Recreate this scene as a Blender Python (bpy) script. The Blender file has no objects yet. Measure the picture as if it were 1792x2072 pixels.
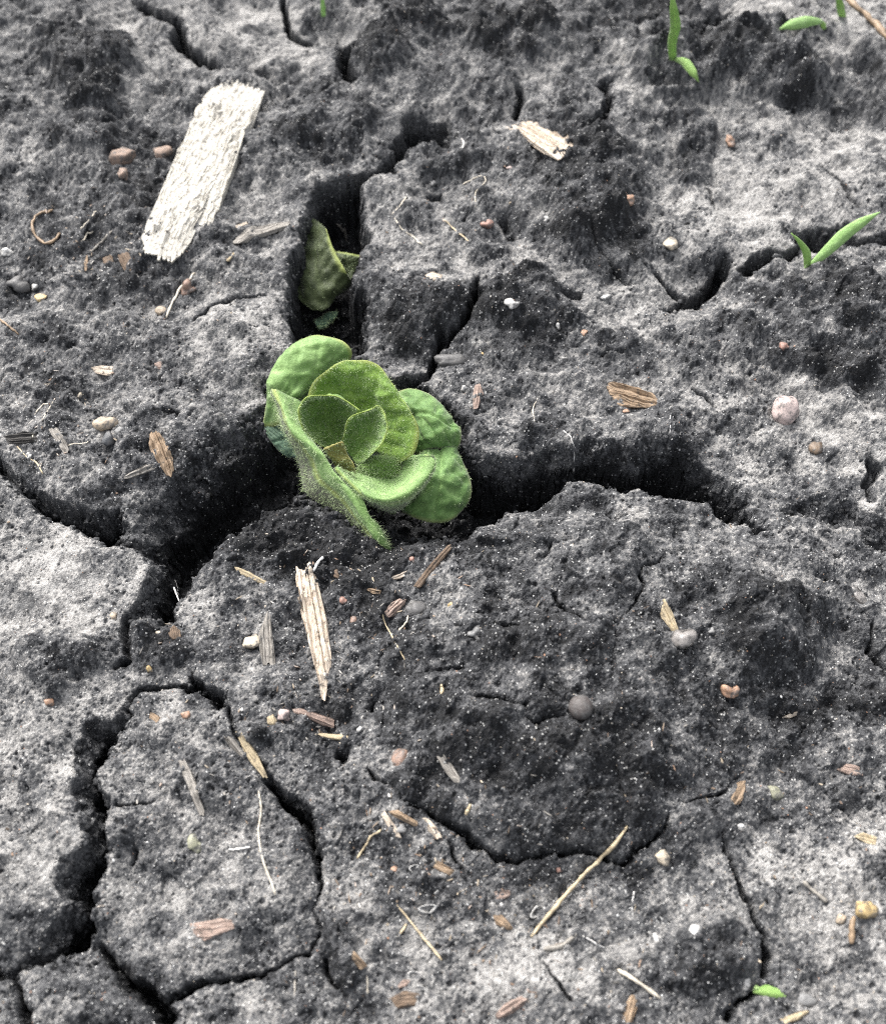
import bpy, math, random, heapq
import numpy as np
from mathutils import Vector

# ------------------------------------------------------------------ camera, sky, sun, exposure
R = math.radians
scene = bpy.context.scene
COL = scene.collection
PITCH, DIST, FPX, PW, PH = 58.0, 0.24, 2389.0, 1792.0, 2072.0
ca, sa = math.cos(R(PITCH)), math.sin(R(PITCH))
CAM = np.array([0.0, -DIST * ca, DIST * sa])
cd = bpy.data.cameras.new("camera")
cam = bpy.data.objects.new("camera", cd); COL.objects.link(cam)
cam.location = CAM; cam.rotation_euler = (R(90 - PITCH), 0, 0)
cd.sensor_fit = 'HORIZONTAL'; cd.sensor_width = 36.0; cd.lens = 36.0 * FPX / PW
cd.clip_start = 0.005; cd.clip_end = 200.0
cd.dof.use_dof = True; cd.dof.focus_distance = 0.237; cd.dof.aperture_fstop = 23.0
scene.camera = cam

SUN_EL, SUN_AZ = 47.0, -30.0        # light comes from behind the scene, a little from one side
w = bpy.data.worlds.new("World"); scene.world = w; w.use_nodes = True
nt = w.node_tree; nt.nodes.clear()
sky = nt.nodes.new('ShaderNodeTexSky'); sky.sky_type = 'NISHITA'; sky.sun_disc = False
sky.sun_elevation = R(SUN_EL); sky.sun_rotation = R(SUN_AZ); sky.air_density = 1.0; sky.dust_density = 6.0; sky.ozone_density = 0.6
hs = nt.nodes.new('ShaderNodeHueSaturation'); hs.inputs['Saturation'].default_value = 0.25
bg = nt.nodes.new('ShaderNodeBackground'); bg.inputs['Strength'].default_value = 0.145
wo = nt.nodes.new('ShaderNodeOutputWorld')
nt.links.new(sky.outputs[0], hs.inputs['Color']); nt.links.new(hs.outputs[0], bg.inputs['Color']); nt.links.new(bg.outputs[0], wo.inputs[0])
sl = bpy.data.lights.new("sun", 'SUN'); sl.energy = 1.35; sl.angle = R(26); sl.color = (1.0, 0.97, 0.93)
sun = bpy.data.objects.new("sun", sl); COL.objects.link(sun)
az, el = R(SUN_AZ), R(SUN_EL)
sd = Vector((math.sin(az) * math.cos(el), math.cos(az) * math.cos(el), math.sin(el)))
sun.rotation_euler = sd.to_track_quat('Z', 'Y').to_euler(); sun.location = sd * 2
scene.view_settings.view_transform = 'Standard'; scene.view_settings.look = 'None'
scene.view_settings.gamma = 1.0; scene.view_settings.use_curve_mapping = False
scene.view_settings.exposure = 1.38
scene.cycles.use_denoising = False
scene.cycles.filter_width = 1.1

random.seed(4); RNG = np.random.default_rng(4)

# ------------------------------------------------------------------ tracing helpers: photo point -> place on the ground
def rays(u, v):
    a = (np.asarray(u, float) - PW / 2) / FPX; b = (PH / 2 - np.asarray(v, float)) / FPX
    return np.stack([a, ca + b * sa, -sa + b * ca], -1)
def at_z(u, v, z):
    d = rays(u, v); t = (np.asarray(z, float) - CAM[2]) / d[..., 2]
    return CAM + d * t[..., None]
def to_uv(x, y):
    dy = y - CAM[1]; dz = -CAM[2]
    dep = dy * ca - dz * sa; upc = dy * sa + dz * ca
    dep = np.maximum(dep, 1e-4)
    return PW / 2 + FPX * x / dep, PH / 2 - FPX * upc / dep
def tile(c, r, pts):
    p = np.asarray(pts, float).reshape(-1, 2)
    return np.stack([573.45 * c + .36 * p[:, 0], 688.13 * r + .36 * p[:, 1]], -1)
def plane_xy(uv):
    uv = np.asarray(uv, float).reshape(-1, 2)
    return at_z(uv[:, 0], uv[:, 1], np.zeros(len(uv)))[:, :2]
def px_size(u, v):     # metres for one photo unit at that place
    p = at_z(u, v, 0.0); return float(np.dot(p - CAM, [0, ca, -sa])) / FPX

# ------------------------------------------------------------------ noise
def h2(ix, iy, s):
    ix = np.asarray(ix).astype(np.int64).astype(np.uint32); iy = np.asarray(iy).astype(np.int64).astype(np.uint32)
    with np.errstate(over='ignore'):
        h = ix * np.uint32(374761393) + iy * np.uint32(668265263) + np.uint32((s * 2654435761) & 0xffffffff)
        h = (h ^ (h >> np.uint32(13))) * np.uint32(1274126177); h ^= h >> np.uint32(16)
        h = h * np.uint32(2246822519); h ^= h >> np.uint32(15)
    return h.astype(np.float32) * np.float32(1 / 4294967295.0)
def vn(x, y, L, s):
    x = x / L; y = y / L; ix = np.floor(x); iy = np.floor(y)
    fx = (x - ix).astype(np.float32); fy = (y - iy).astype(np.float32)
    fx = fx * fx * fx * (fx * (fx * 6 - 15) + 10); fy = fy * fy * fy * (fy * (fy * 6 - 15) + 10)
    a = h2(ix, iy, s); b = h2(ix + 1, iy, s); c = h2(ix, iy + 1, s); d = h2(ix + 1, iy + 1, s)
    return (a + (b - a) * fx) * (1 - fy) + (c + (d - c) * fx) * fy - 0.5
def fbm(x, y, L, s, n=3):
    o = 0; a = 1.0
    for i in range(n):
        o = o + a * vn(x + i * 0.37 * L, y - i * 0.21 * L, L / 2 ** i, s + i); a *= .5
    return o
def worley(x, y, L, s):
    x = x / L; y = y / L; ix = np.floor(x); iy = np.floor(y)
    best = np.full(x.shape, 9.0, np.float32); idv = np.zeros(x.shape, np.float32)
    for i in (-1, 0, 1):
        for j in (-1, 0, 1):
            cx, cy = ix + i, iy + j
            d = ((cx + h2(cx, cy, s) - x) ** 2 + (cy + h2(cx, cy, s + 7) - y) ** 2).astype(np.float32)
            m = d < best
            best = np.where(m, d, best); idv = np.where(m, h2(cx, cy, s + 13), idv)
    return np.sqrt(best), idv
def sstep(a, b, x):
    t = np.clip((x - a) / (b - a), 0, 1); return t * t * (3 - 2 * t)

# ------------------------------------------------------------------ cracks traced from the photograph
X2 = 1593.0
POLY = []       # (xy, slope per edge, cap)
def poly(c, r, pts, slopes, cap, default=9.0):
    """slopes: {(i, j): s} - edges i..j-1 are gentler, facing the open side"""
    n = len(pts); s = np.full(n, default)
    for (i, j), q in slopes.items(): s[i:j] = q
    POLY.append((plane_xy(tile(c, r, pts)), s, cap))
poly(1, 0, [(660,655),(720,640),(830,650),(900,625),(940,640),(935,700),(945,760),(920,830),(760,845),(700,885),(640,920),(625,960),
            (650,1000),(560,1010),(480,1040),(450,1090),(455,1280),(490,1330),(450,1420),(410,1510),(405,1580),(430,1640),(500,1690),
            (470,1800),(480,1860),(470,1920),(380,2010),(300,2200),(100,2200),(60,2010),(30,1830),(20,1700),(40,1560),(30,1480),(110,1400),(90,1310),
            (130,1200),(190,1070),(300,1050),(420,1010),(530,1000),(560,930),(620,830),(665,760)], {(0,4):2.2,(4,6):3.0}, .019)
poly(0, 1, [(-60,640),(0,690),(110,800),(170,840),(270,890),(440,940),(500,960),(580,980),(660,950),(740,1080),(800,930),(900,880),
            (1060,720),(1130,640),(1310,510),(1490,370),(1560,420),(1700,700),(1640,930),(1480,960),(1420,1020),(1350,1090),(1270,1150),
            (1220,1260),(1150,1320),(1100,1380),(1060,1450),(1000,1490),(990,1590),(930,1612),(860,1590),(800,1610),(720,1600),(790,1500),
            (820,1400),(850,1300),(830,1250),(770,1190),(620,1190),(530,1130),(410,1070),(290,1030),(220,980),(110,860),(0,770),(-60,740)],
     {(0,9):2.8,(9,16):1.35,(32,37):3.0}, .020)
poly(1, 1, [(-100,250),(200,60),(380,90),(600,230),(700,265),(780,260),(860,330),(950,420),(1010,480),(1040,600),(1150,660),(1300,690),
            (1450,640),(1600,660),(1700,620),(1930,660),(2050,610),(2200,620),(2400,720),(2540,820),(2620,900),(2590,990),(2650,1060),
            (2710,1110),(2650,1125),(2600,1080),(2490,1050),(2430,1000),(2420,940),(2370,915),(2130,910),(1990,885),(1870,880),(1740,830),
            (1570,860),(1550,900),(1430,940),(1330,940),(1240,980),(1210,1020),(1130,1070),(1070,1130),(980,1170),(920,1150),(880,1190),
            (830,1200),(760,1180),(640,1150),(560,1130),(400,1100),(250,980),(60,930),(-100,960),(-100,700)],
     {(8,20):2.0,(44,53):1.3}, .020)
poly(0, 2, [(750,110),(735,230),(700,290),(640,390),(620,500),(580,550),(600,650),(640,720),(640,790),(620,900),(650,970),(640,1050),
            (590,1150),(570,1200),(580,1260),(550,1320),(560,1400),(500,1470),(330,1560),(190,1620),(110,1660),(100,1740),(40,1730),(-60,1700),(-60,1620),
            (60,1650),(150,1590),(250,1490),(330,1350),(400,1290),(350,1180),(370,1050),(440,1010),(490,960),(500,900),(470,780),(460,650),
            (480,590),(440,480),(440,400),(490,330),(480,250),(540,235),(640,240),(690,200)], {(24,44):2.4}, .019)
poly(2, 1, [(1190,970),(1300,910),(1450,900),(1600,930),(1700,1000),(1792,1060),(1900,1090),(1900,1180),(1700,1175),(1640,1100),(1600,1060),
            (1480,1050),(1380,1010),(1250,1015)], {(0,6):1.2}, .0035)
poly(2, 0, [(480,210),(620,240),(720,200),(780,130),(920,50),(960,70),(830,190),(760,260),(660,290),(520,285)], {(0,4):2.0}, .012)
poly(2, 0, [(1260,1330),(1330,1310),(1500,1310),(1560,1270),(1600,1330),(1700,1350),(1830,1310),(1830,1420),(1700,1400),(1590,1390),(1480,1400),
            (1390,1450),(1330,1440),(1270,1400)], {(0,6):2.5}, .012)
poly(2, 0, [(520,1770),(600,1710),(690,1660),(760,1590),(830,1510),(870,1455),(930,1475),(920,1530),(860,1600),(800,1650),(730,1700),(620,1730)], {}, .010)
poly(2, 0, [(960,1530),(1030,1480),(1130,1440),(1200,1450),(1320,1420),(1300,1470),(1240,1500),(1170,1500),(1060,1560),(1000,1560)], {}, .009)
poly(2, 0, [(170,500),(235,490),(230,560),(248,620),(235,700),(215,765),(130,770),(125,745),(190,690),(205,600)], {}, .010)
poly(1, 0, [(290,220),(330,240),(400,250),(430,210),(445,240),(390,340),(370,410),(430,470),(390,495),(330,460),(300,400),(320,330)], {}, .012)
poly(0, 0, [(730,-20),(870,30),(980,90),(1040,130),(1050,240),(1100,300),(1230,360),(1250,410),(1150,390),(1060,340),(970,270),(980,190),(880,100),(780,30)], {}, .012)
poly(1, 0, [(800,1080),(850,1060),(890,1060),(885,1120),(840,1120)], {}, .007)
poly(0, 2, [(1075,-20),(1120,10),(1160,70),(1250,120),(1300,190),(1270,215),(1220,200),(1170,140),(1110,90),(1080,40)], {}, .010)

LINE = []       # (xy, half widths, cap)
def line(pts, widths, cap=.012, tl=None):
    uv = tile(tl[0], tl[1], pts) if tl else np.asarray(pts, float)
    # extra wiggle between traced points
    out = [uv[0]]; ww = [widths[0]]
    wd = np.interp(np.linspace(0, 1, len(uv)), np.linspace(0, 1, len(widths)), widths)
    for i in range(1, len(uv)):
        a, b = uv[i - 1], uv[i]; n = max(1, int(np.hypot(*(b - a)) / 22))
        for k in range(1, n + 1):
            t = k / n; p = a + (b - a) * t
            if k < n: p = p + RNG.normal(0, 3.2, 2)
            out.append(p); ww.append(wd[i - 1] + (wd[i] - wd[i - 1]) * t)
    uv = np.array(out); hw = np.array([.5 * q * px_size(*p) * 1.45 for p, q in zip(uv, ww)])
    LINE.append((plane_xy(uv), hw, cap))
line([(1300,200),(1340,290),(1400,420),(1480,540),(1520,570)], [8,10,16], .004, (0,2))
line([(1500,565),(1580,640),(1650,700),(1710,770),(1740,840),(1760,920),(1790,1010)], [16,26,20,22], .012, (0,2))
line([(1785,1010),(1800,1100),(1790,1220),(1770,1300)], [14,10,5], .007, (0,2))
line([(1770,1300),(1800,1400),(1750,1480),(1740,1540)], [4,6,8], .003, (0,2))
line([(1740,1540),(1650,1560),(1560,1600),(1450,1640),(1300,1680),(1180,1700),(1060,1745),(960,1820)], [10,8,14,18], .009, (0,2))
line([(560,1480),(620,1580),(720,1690),(820,1780),(900,1840),(950,1920)], [10,22,30,30], .010, (0,2))
line([(100,1720),(120,1800),(160,1900),(165,1960)], [18,14], .008, (0,2))
line([(740,130),(800,80),(860,60),(940,45),(1050,60),(1090,90)], [14,10,8,10], .007, (0,2))
line([(720,1600),(710,1700),(730,1760),(740,1830),(650,1850)], [14,12,8], .004, (0,1))
line([(1090,1580),(1075,1640),(1070,1700),(1050,1760),(1000,1830),(925,1880),(905,1920)], [10,16,14,14], .009, (1,0))
line([(890,-40),(850,80),(830,180),(790,225),(700,255),(620,245)], [14,16,18,20], .010, (1,1))
line([(1590,-20),(1605,100),(1610,160),(1660,200),(1735,215)], [10,12,16,8], .008, (0,0))
line([(1100,1800),(1180,1730),(1280,1710),(1330,1685),(1500,1690)], [5,8,5], .004, (0,0))
line([(490,520),(520,570),(600,630)], [5,9,4], .004, (1,2))
line([(600,630),(680,720),(780,760),(880,820),(960,870),(1020,890),(1060,950),(1180,1010),(1300,1035),(1400,1010),(1500,1000),(1690,990)], [3,8,14,14,10,7,10], .006, (1,2))
line([(0,1000),(90,985),(230,1020),(320,1040),(430,960),(550,860),(560,800)], [8,10,10,4], .005, (2,2))
line([(930,940),(945,1000),(980,1060),(1060,1130)], [6,8,4], .004, (1,2))
line([(850,890),(870,980),(910,1090),(960,1190),(1000,1280),(1030,1360)], [4,10,12,10], .007, (2,2))
line([(1030,1370),(1090,1440),(1110,1540),(1090,1650)], [8,22,14], .006, (2,2))
line([(1150,1720),(1040,1770),(930,1840),(900,1900)], [6,14,12], .006, (2,2))
line([(640,730),(720,690),(840,660),(960,580)], [3,7,4], .003, (2,2))
line([(520,1270),(500,1340),(400,1370),(370,1430),(395,1490),(360,1570),(310,1640),(240,1760),(215,1900),(210,2050)], [2,5,6,5,3,2], .0035, (2,1))
line([(1505,1540),(1515,1590),(1560,1660),(1650,1735)], [8,7,3], .005, (1,1))
line([(1180,1700),(1240,1715),(1310,1740)], [5,8,3], .003, (1,1))
line([(1700,1620),(1700,1700),(1690,1760),(1730,1820),(1830,1880)], [6,11,5], .005, (2,1))
line([(1450,1300),(1500,1230),(1600,1225)], [3,5,2], .003, (1,1))
line([(1070,200),(1150,220),(1230,215),(1340,265)], [8,5,7], .004, (1,2))
line([(1340,320),(1390,350),(1540,345)], [4,8,3], .004, (1,2))
line([(490,190),(500,150),(520,120)], [6,4], .003, (1,2))
line([(800,40),(900,45),(1000,45)], [4,6,3], .003, (1,2))
line([(310,430),(350,430),(345,470)], [14,12], .004, (1,2))
line([(1440,1590),(1490,1670),(1540,1750),(1600,1810)], [3,7,6], .004, (1,2))
line([(235,1560),(240,1640),(290,1710),(360,1770)], [8,12,4], .005, (1,2))
line([(0,1580),(120,1545)], [9,5], .005, (1,2))
line([(250,590),(275,690),(310,730)], [3,5,2], .003, (2,2))
line([(1330,490),(1310,640)], [10,12], .006, (1,0))
line([(1230,1260),(1290,1340)], [12,16], .004, (1,0))
line([(1560,1670),(1640,1680)], [12,16], .003, (1,0))
line([(500,1570),(600,1620),(690,1660)], [8,13,10], .006, (2,0))
line([(800,1060),(820,1180)], [5,3], .003, (2,0))
line([(1470,960),(1540,1050),(1640,1220)], [4,8,5], .004, (2,0))
line([(110,1380),(200,1500),(280,1570),(400,1640)], [4,6,3], .003, (2,0))
line([(1670,830),(1700,760),(1690,720)], [16,20,10], .005, (2,1))
line([(1690,860),(1710,910)], [10,12], .004, (2,1))
line([(700,280),(760,320),(830,390)], [6,5,3], .003, (2,1))
line([(190,100),(300,90)], [6,4], .003, (2,1))
line([(200,960),(215,1040),(260,1065),(330,1040)], [2,3,2], .002, (2,1))
line([(740,1040),(775,940),(770,900)], [7,6,3], .005, (0,2))
line([(680,730),(800,725),(900,700)], [5,4,2], .003, (0,2))
line([(960,440),(1000,430),(1000,460)], [6,4], .003, (0,1))

# ------------------------------------------------------------------ relief (u, v, ru, rv, mm)
BUMP = [(1140,1400,330,260,8.5),(180,130,120,90,3.2),(640,310,110,90,2.0),(1190,420,150,110,3.6),(1010,640,110,90,2.0),(860,650,90,80,1.6),(1540,95,150,60,4.5),
        (1560,230,150,45,-3.0),(1350,150,100,60,3.0),(1390,320,90,45,-2.2),(840,90,90,60,2.5),(1130,80,120,60,2.0),(740,130,55,50,2.6),
        (1250,1180,260,150,3.5),(1180,1480,280,170,4.2),(1560,1250,150,130,3.0),(1650,1430,160,60,-2.0),(1250,1760,260,50,-2.0),
        (700,1300,130,120,-1.6),(900,1220,120,60,-1.0),(450,1120,100,80,1.2),(590,1060,70,50,-2.5),(760,1130,70,35,-3.5),(150,1330,130,70,1.6),(80,1180,160,110,1.2),
        (90,1620,160,230,1.8),(430,1660,150,230,1.6),(170,2010,130,80,1.6),(470,2030,90,60,1.2),(640,1450,60,50,-.8),(300,820,150,110,1.0),
        (500,720,110,90,1.6),(300,540,200,70,-1.5),(150,480,200,80,-1.0),(330,330,90,70,-1.6),(1500,470,250,110,1.2),(1650,650,180,60,2.6),(1680,760,170,40,-2.2),(1690,850,140,90,1.2),
        (1060,850,120,70,2.0),(1450,900,150,70,1.0),(1650,1760,200,110,1.8),(1450,1950,130,90,2.0),(950,1850,200,120,-.8),(1000,1990,200,60,.8),
        (1300,40,80,50,-4.5),(1480,160,60,35,-2.0),(1740,230,80,70,-2.5),(1640,1230,60,60,.8),(700,1620,60,60,.8),(1700,90,120,60,1.5),(520,90,120,50,1.6),(560,150,110,25,-1.6)]
# pale dry crust (+) or bare dark soil and painted shade of slopes and hollows (-)
TONE = [(60,1200,220,130,.55),(60,1520,150,200,.42),(80,1800,120,110,.2),(1500,420,220,130,.42),(1640,900,200,110,.45),(1310,610,130,70,.35),(520,740,90,80,.2),
        (500,630,110,40,.2),(440,1850,170,100,.28),(420,1500,110,90,.2),(1600,1790,220,120,.38),(900,1930,220,130,.25),(1100,1990,200,70,.3),(650,1540,110,110,.35),(1700,90,140,100,.45),(1560,60,80,50,.35),
        (250,50,160,60,.25),(520,80,90,50,.45),(950,250,110,60,.2),(1000,520,140,50,.3),(60,330,80,160,.1),(1420,240,130,70,.3),(1290,30,200,30,.3),(1000,1000,60,30,.1),(1300,830,170,60,.15),
        (450,1250,90,60,.1),(1250,1100,220,60,.1),(1740,260,90,90,.35),(1660,1290,100,90,.1),(350,480,260,50,.05),(170,1880,90,80,-.1),
        (180,170,90,110,-.25),(1200,430,140,110,-.22),(870,660,100,70,-.3),(1050,640,80,70,-.3),(1200,1560,300,140,-.5),(1200,1300,240,140,-.22),(1540,1290,130,100,-.12),
        (460,1060,120,70,-.4),(600,1080,100,70,-.6),(760,1140,160,50,-.5),(120,1340,100,60,-.3),(320,1350,120,60,-.25),(1550,170,140,55,-.3),(1390,300,90,55,-.2),(640,330,90,50,-.4),
        (840,80,80,60,-.4),(1150,80,120,60,-.35),(730,150,50,50,-.4),(1640,1440,180,60,-.4),(1700,640,120,60,-.3),(1700,745,160,35,-.5),(250,1010,130,30,.1),(420,960,150,60,-.25),(1400,120,80,70,-.35),
        (1300,40,110,50,-.6),(1450,1960,120,80,-.12),(700,1700,80,40,-.1),(800,1420,200,150,-.25),(680,1180,160,70,-.35),(260,440,120,90,-.2),(60,580,100,70,-.2),(180,780,150,50,-.3),(1740,800,60,60,-.2),(1150,1760,200,30,-.35),(640,1960,110,70,-.35),(900,1780,140,60,-.2),(300,1990,60,60,-.2),(1000,330,180,60,-.15),(500,1420,70,50,-.15),(1780,180,40,80,-.4)]
# knobs and clods standing proud, bare dark soil plus painted slope and hollow shade (u, v, ru, rv, mm, tone)
LUMP = [(180,140,105,85,4.5,-.34),(185,260,75,60,2.6,-.25),(1195,400,125,95,5.0,-.36),(1235,505,105,55,2.6,-.28),(765,125,48,50,4.0,-.32),(840,45,62,42,4.0,-.3),(985,60,62,38,4.0,-.3),
        (1100,62,42,28,3.5,-.3),(1535,150,125,48,6.0,-.3),(1400,295,58,62,3.6,-.36),(1335,165,72,42,5.0,-.1),(640,245,112,55,3.6,-.2),(900,335,90,36,2.6,-.12),(1065,630,100,66,3.2,-.32),
        (850,635,85,62,2.6,-.3),(1232,690,38,32,2.2,-.3),(1700,615,95,48,4.0,-.2),(1660,745,120,26,2.6,-.35),(1575,1290,110,78,3.6,-.3),(120,1335,84,58,2.6,-.3),(330,1335,72,46,2.0,-.25),
        (1110,1345,90,40,2.0,-.16),(1080,1590,300,150,3.6,-.16),(1000,1330,120,60,1.6,-.12),(490,1490,42,28,1.8,-.3),(1450,1950,112,78,3.0,-.08),(690,1930,38,62,2.2,-.32),(702,1425,27,36,2.2,-.2),
        (1380,25,105,38,5.0,-.2),(1720,180,60,60,-3.5,-.2),(560,145,70,20,-2.2,-.3),(300,330,110,80,-2.0,-.2),(1210,320,60,30,2.5,-.2),(1760,1290,60,70,2.0,-.1),(1680,1470,110,36,-2.2,-.3),
        (450,1590,60,50,1.2,-.1),(280,1470,60,60,1.6,-.12),(60,480,90,60,1.6,-.1),(480,200,60,40,1.6,-.12),(990,470,80,50,1.8,-.15),(1330,930,120,40,1.6,-.1),(1140,900,90,46,2.4,-.12),(1500,700,70,40,1.4,-.12),(1590,540,80,30,1.6,-.1)]
LUMP = np.array(LUMP, float)
def plateau(u, v):
    z = np.zeros(u.shape, np.float32); t = np.zeros(u.shape, np.float32)
    for bu, bv, ru, rv, h, tn in LUMP:
        q = ((u - bu) / ru) ** 2 + ((v - bv) / rv) ** 2; m = q < 2.2; q = np.sqrt(q[m])
        z[m] += h * .72 * sstep(1.22, .62, q) * (1.1 - .18 * np.minimum(q, 1) ** 2); t[m] += tn * sstep(1.12, .86, q)
    return z, t
BUMP = np.array(BUMP, float); TONE = np.array(TONE, float)
def blobs(tab, u, v):
    o = np.zeros(u.shape, np.float32)
    for bu, bv, ru, rv, a in tab:
        q = ((u - bu) / ru) ** 2 + ((v - bv) / rv) ** 2
        m = q < 9
        o[m] += a * np.exp(-.9 * q[m])
    return o

def seg_d(px, py, a, b):
    ab = b - a; L = max(ab @ ab, 1e-14)
    t = np.clip(((px - a[0]) * ab[0] + (py - a[1]) * ab[1]) / L, 0, 1)
    return np.hypot(px - a[0] - t * ab[0], py - a[1] - t * ab[1]), t

def crack_depth(x, y, only_wide=False):
    """depth of the open cracks, and closeness to a rim"""
    n1, n2, n3, n4 = fbm(x, y, .004, 31, 2), fbm(x, y, .0012, 41, 3), fbm(x, y, .004, 51, 2), fbm(x, y, .0012, 61, 3)
    wx = x + .0012 * n1 + .0007 * n2
    wy = y + .0012 * n3 + .0007 * n4
    dep = np.zeros(x.shape, np.float32); rim = np.full(x.shape, 1.0, np.float32)
    for xy, sl_, cap in POLY:
        lo = xy.min(0) - .004; hi = xy.max(0) + .004
        m = np.nonzero((wx > lo[0]) & (wx < hi[0]) & (wy > lo[1]) & (wy < hi[1]))[0]
        if not len(m): continue
        px, py = wx[m], wy[m]; n = len(xy)
        ins = np.zeros(len(m), bool); dd = np.full(len(m), 9.0); near = np.full(len(m), 9.0)
        for i in range(n):
            a, b = xy[i], xy[(i + 1) % n]
            d, _ = seg_d(px, py, a, b)
            near = np.minimum(near, d)
            s = sl_[i]; d0 = .0052 if s < 2 else .002
            e = np.where(d < d0, s * d, s * d0 + 7 * (d - d0)) if s < 4 else s * d
            dd = np.minimum(dd, e)
            c = (a[1] > py) != (b[1] > py)
            if c.any():
                xi = (b[0] - a[0]) * (py - a[1]) / ((b[1] - a[1]) or 1e-12) + a[0]
                ins ^= c & (px < xi)
        dp = np.where(ins, np.minimum(dd + .0015, cap), np.clip((.0004 - near) * 4, 0, .0015))
        dep[m] = np.maximum(dep[m], dp)
        rim[m] = np.minimum(rim[m], np.where(ins, 0, near))
    wx = x + .0009 * n1 + .0003 * n2; wy = y + .0009 * n3 + .0003 * n4
    for xy, hw, cap in ([] if only_wide else LINE):
        for i in range(len(xy) - 1):
            a, b = xy[i], xy[i + 1]; mx = max(hw[i], hw[i + 1]) + .0025
            lo = np.minimum(a, b) - mx; hi = np.maximum(a, b) + mx
            m = np.nonzero((wx > lo[0]) & (wx < hi[0]) & (wy > lo[1]) & (wy < hi[1]))[0]
            if not len(m): continue
            d, t = seg_d(wx[m], wy[m], a, b)
            q = hw[i] + (hw[i + 1] - hw[i]) * t - d
            dep[m] = np.maximum(dep[m], np.clip(q * 8, 0, cap))
            rim[m] = np.minimum(rim[m], np.maximum(-q, 0))
    return dep, rim

def ground(x, y, detail=True):
    """height, soil tone and depth at ground points"""
    shp = x.shape; x = x.ravel().astype(float); y = y.ravel().astype(float)
    u, v = to_uv(x, y)
    dep, rim = crack_depth(x, y)
    jx, jy = fbm(x, y, .011, 111, 4), fbm(x, y, .011, 121, 4)
    lz, lt = plateau(u + 52 * jx, v + 52 * jy)
    z = .001 * lz + .0009 * blobs(BUMP, u + 60 * jx, v + 60 * jy) + .0024 * fbm(x, y, .045, 3, 2) + .0050 * fbm(x, y, .015, 5, 3)
    lump = 1 - 2 * np.abs(fbm(x, y, .0075, 131, 3))
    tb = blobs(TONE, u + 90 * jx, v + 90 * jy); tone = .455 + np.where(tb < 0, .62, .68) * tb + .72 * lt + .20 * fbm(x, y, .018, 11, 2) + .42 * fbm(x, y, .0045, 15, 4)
    rough = np.clip(.74 - .9 * (tone - .42), .30, 1.2) + sstep(0, .003, dep) * .7
    z = z - .0005 * np.exp(-rim / .0009)
    # lumpy broken surface
    px_, py_ = x + .0009 * fbm(x, y, .002, 141, 2), y + .0009 * fbm(x, y, .002, 151, 2)
    fl, il = worley(px_, py_, .0034, 161)
    z = z + rough * (1 - .55 * np.exp(-rim / .0025)) * (.0019 * fbm(x, y, .0035, 21, 3) + .0016 * lump + .0014 * il * (1 - np.minimum(fl, 1) ** 2))
    z = z - dep + np.where(dep > .003, .0016 * fbm(x, y, .004, 91, 3), 0)
    if detail:
        wx, wy = x + .00035 * fbm(x, y, .0006, 171, 2), y + .00035 * fbm(x, y, .0006, 181, 2)
        f1, i1 = worley(wx, wy, .0013, 71)                # crumbs
        z = z + rough * .00042 * (.4 + i1) * (1 - np.minimum(f1, 1) ** 2)
        z = z + np.where(dep > .0005, .0007 * (1 - np.minimum(f1, 1) ** 2) * (.3 + i1), 0)
        f2, i2 = worley(x, y, .00052, 77)                 # grains
        z = z + (.5 + .9 * rough) * .00022 * (.3 + i2) * (1 - np.minimum(f2, 1) ** 2)
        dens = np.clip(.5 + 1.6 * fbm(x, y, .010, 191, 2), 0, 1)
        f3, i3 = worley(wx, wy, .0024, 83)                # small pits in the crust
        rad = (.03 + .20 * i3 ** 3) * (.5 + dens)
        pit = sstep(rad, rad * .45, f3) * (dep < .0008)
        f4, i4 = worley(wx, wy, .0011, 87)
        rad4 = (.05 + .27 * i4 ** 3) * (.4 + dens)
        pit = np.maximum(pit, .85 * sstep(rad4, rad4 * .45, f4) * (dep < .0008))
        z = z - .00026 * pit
        z = z + .00012 * vn(x, y, .0004, 99)
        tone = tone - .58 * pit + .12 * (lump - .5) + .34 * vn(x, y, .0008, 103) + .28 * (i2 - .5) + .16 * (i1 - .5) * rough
        tone = np.where(dep > 0, np.minimum(tone, .5) - .10 * sstep(0.0002, .0015, dep) - .30 * sstep(.0045, .009, dep), tone)  # bare dark soil inside cracks, plus shade painted darker with depth
        return z.reshape(shp), np.clip(tone, 0, 1).reshape(shp), dep.reshape(shp)
    return z.reshape(shp)

GU, GV = np.arange(-120, PW + 121, 4.0), np.arange(-120, PH + 181, 4.0)
_m = np.meshgrid(GU, GV); _p = at_z(_m[0], _m[1], np.zeros(_m[0].shape)); HG = ground(_p[..., 0], _p[..., 1], False)
def height(x, y):
    """soil height without the finest grain, from a table"""
    u, v = to_uv(x, y); a = np.clip((u - GU[0]) / 4, 0, len(GU) - 1.01); b = np.clip((v - GV[0]) / 4, 0, len(GV) - 1.01)
    i, j = b.astype(int), a.astype(int); f, g = b - i, a - j
    return (HG[i, j] * (1 - f) + HG[i + 1, j] * f) * (1 - g) + (HG[i, j + 1] * (1 - f) + HG[i + 1, j + 1] * f) * g

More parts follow.
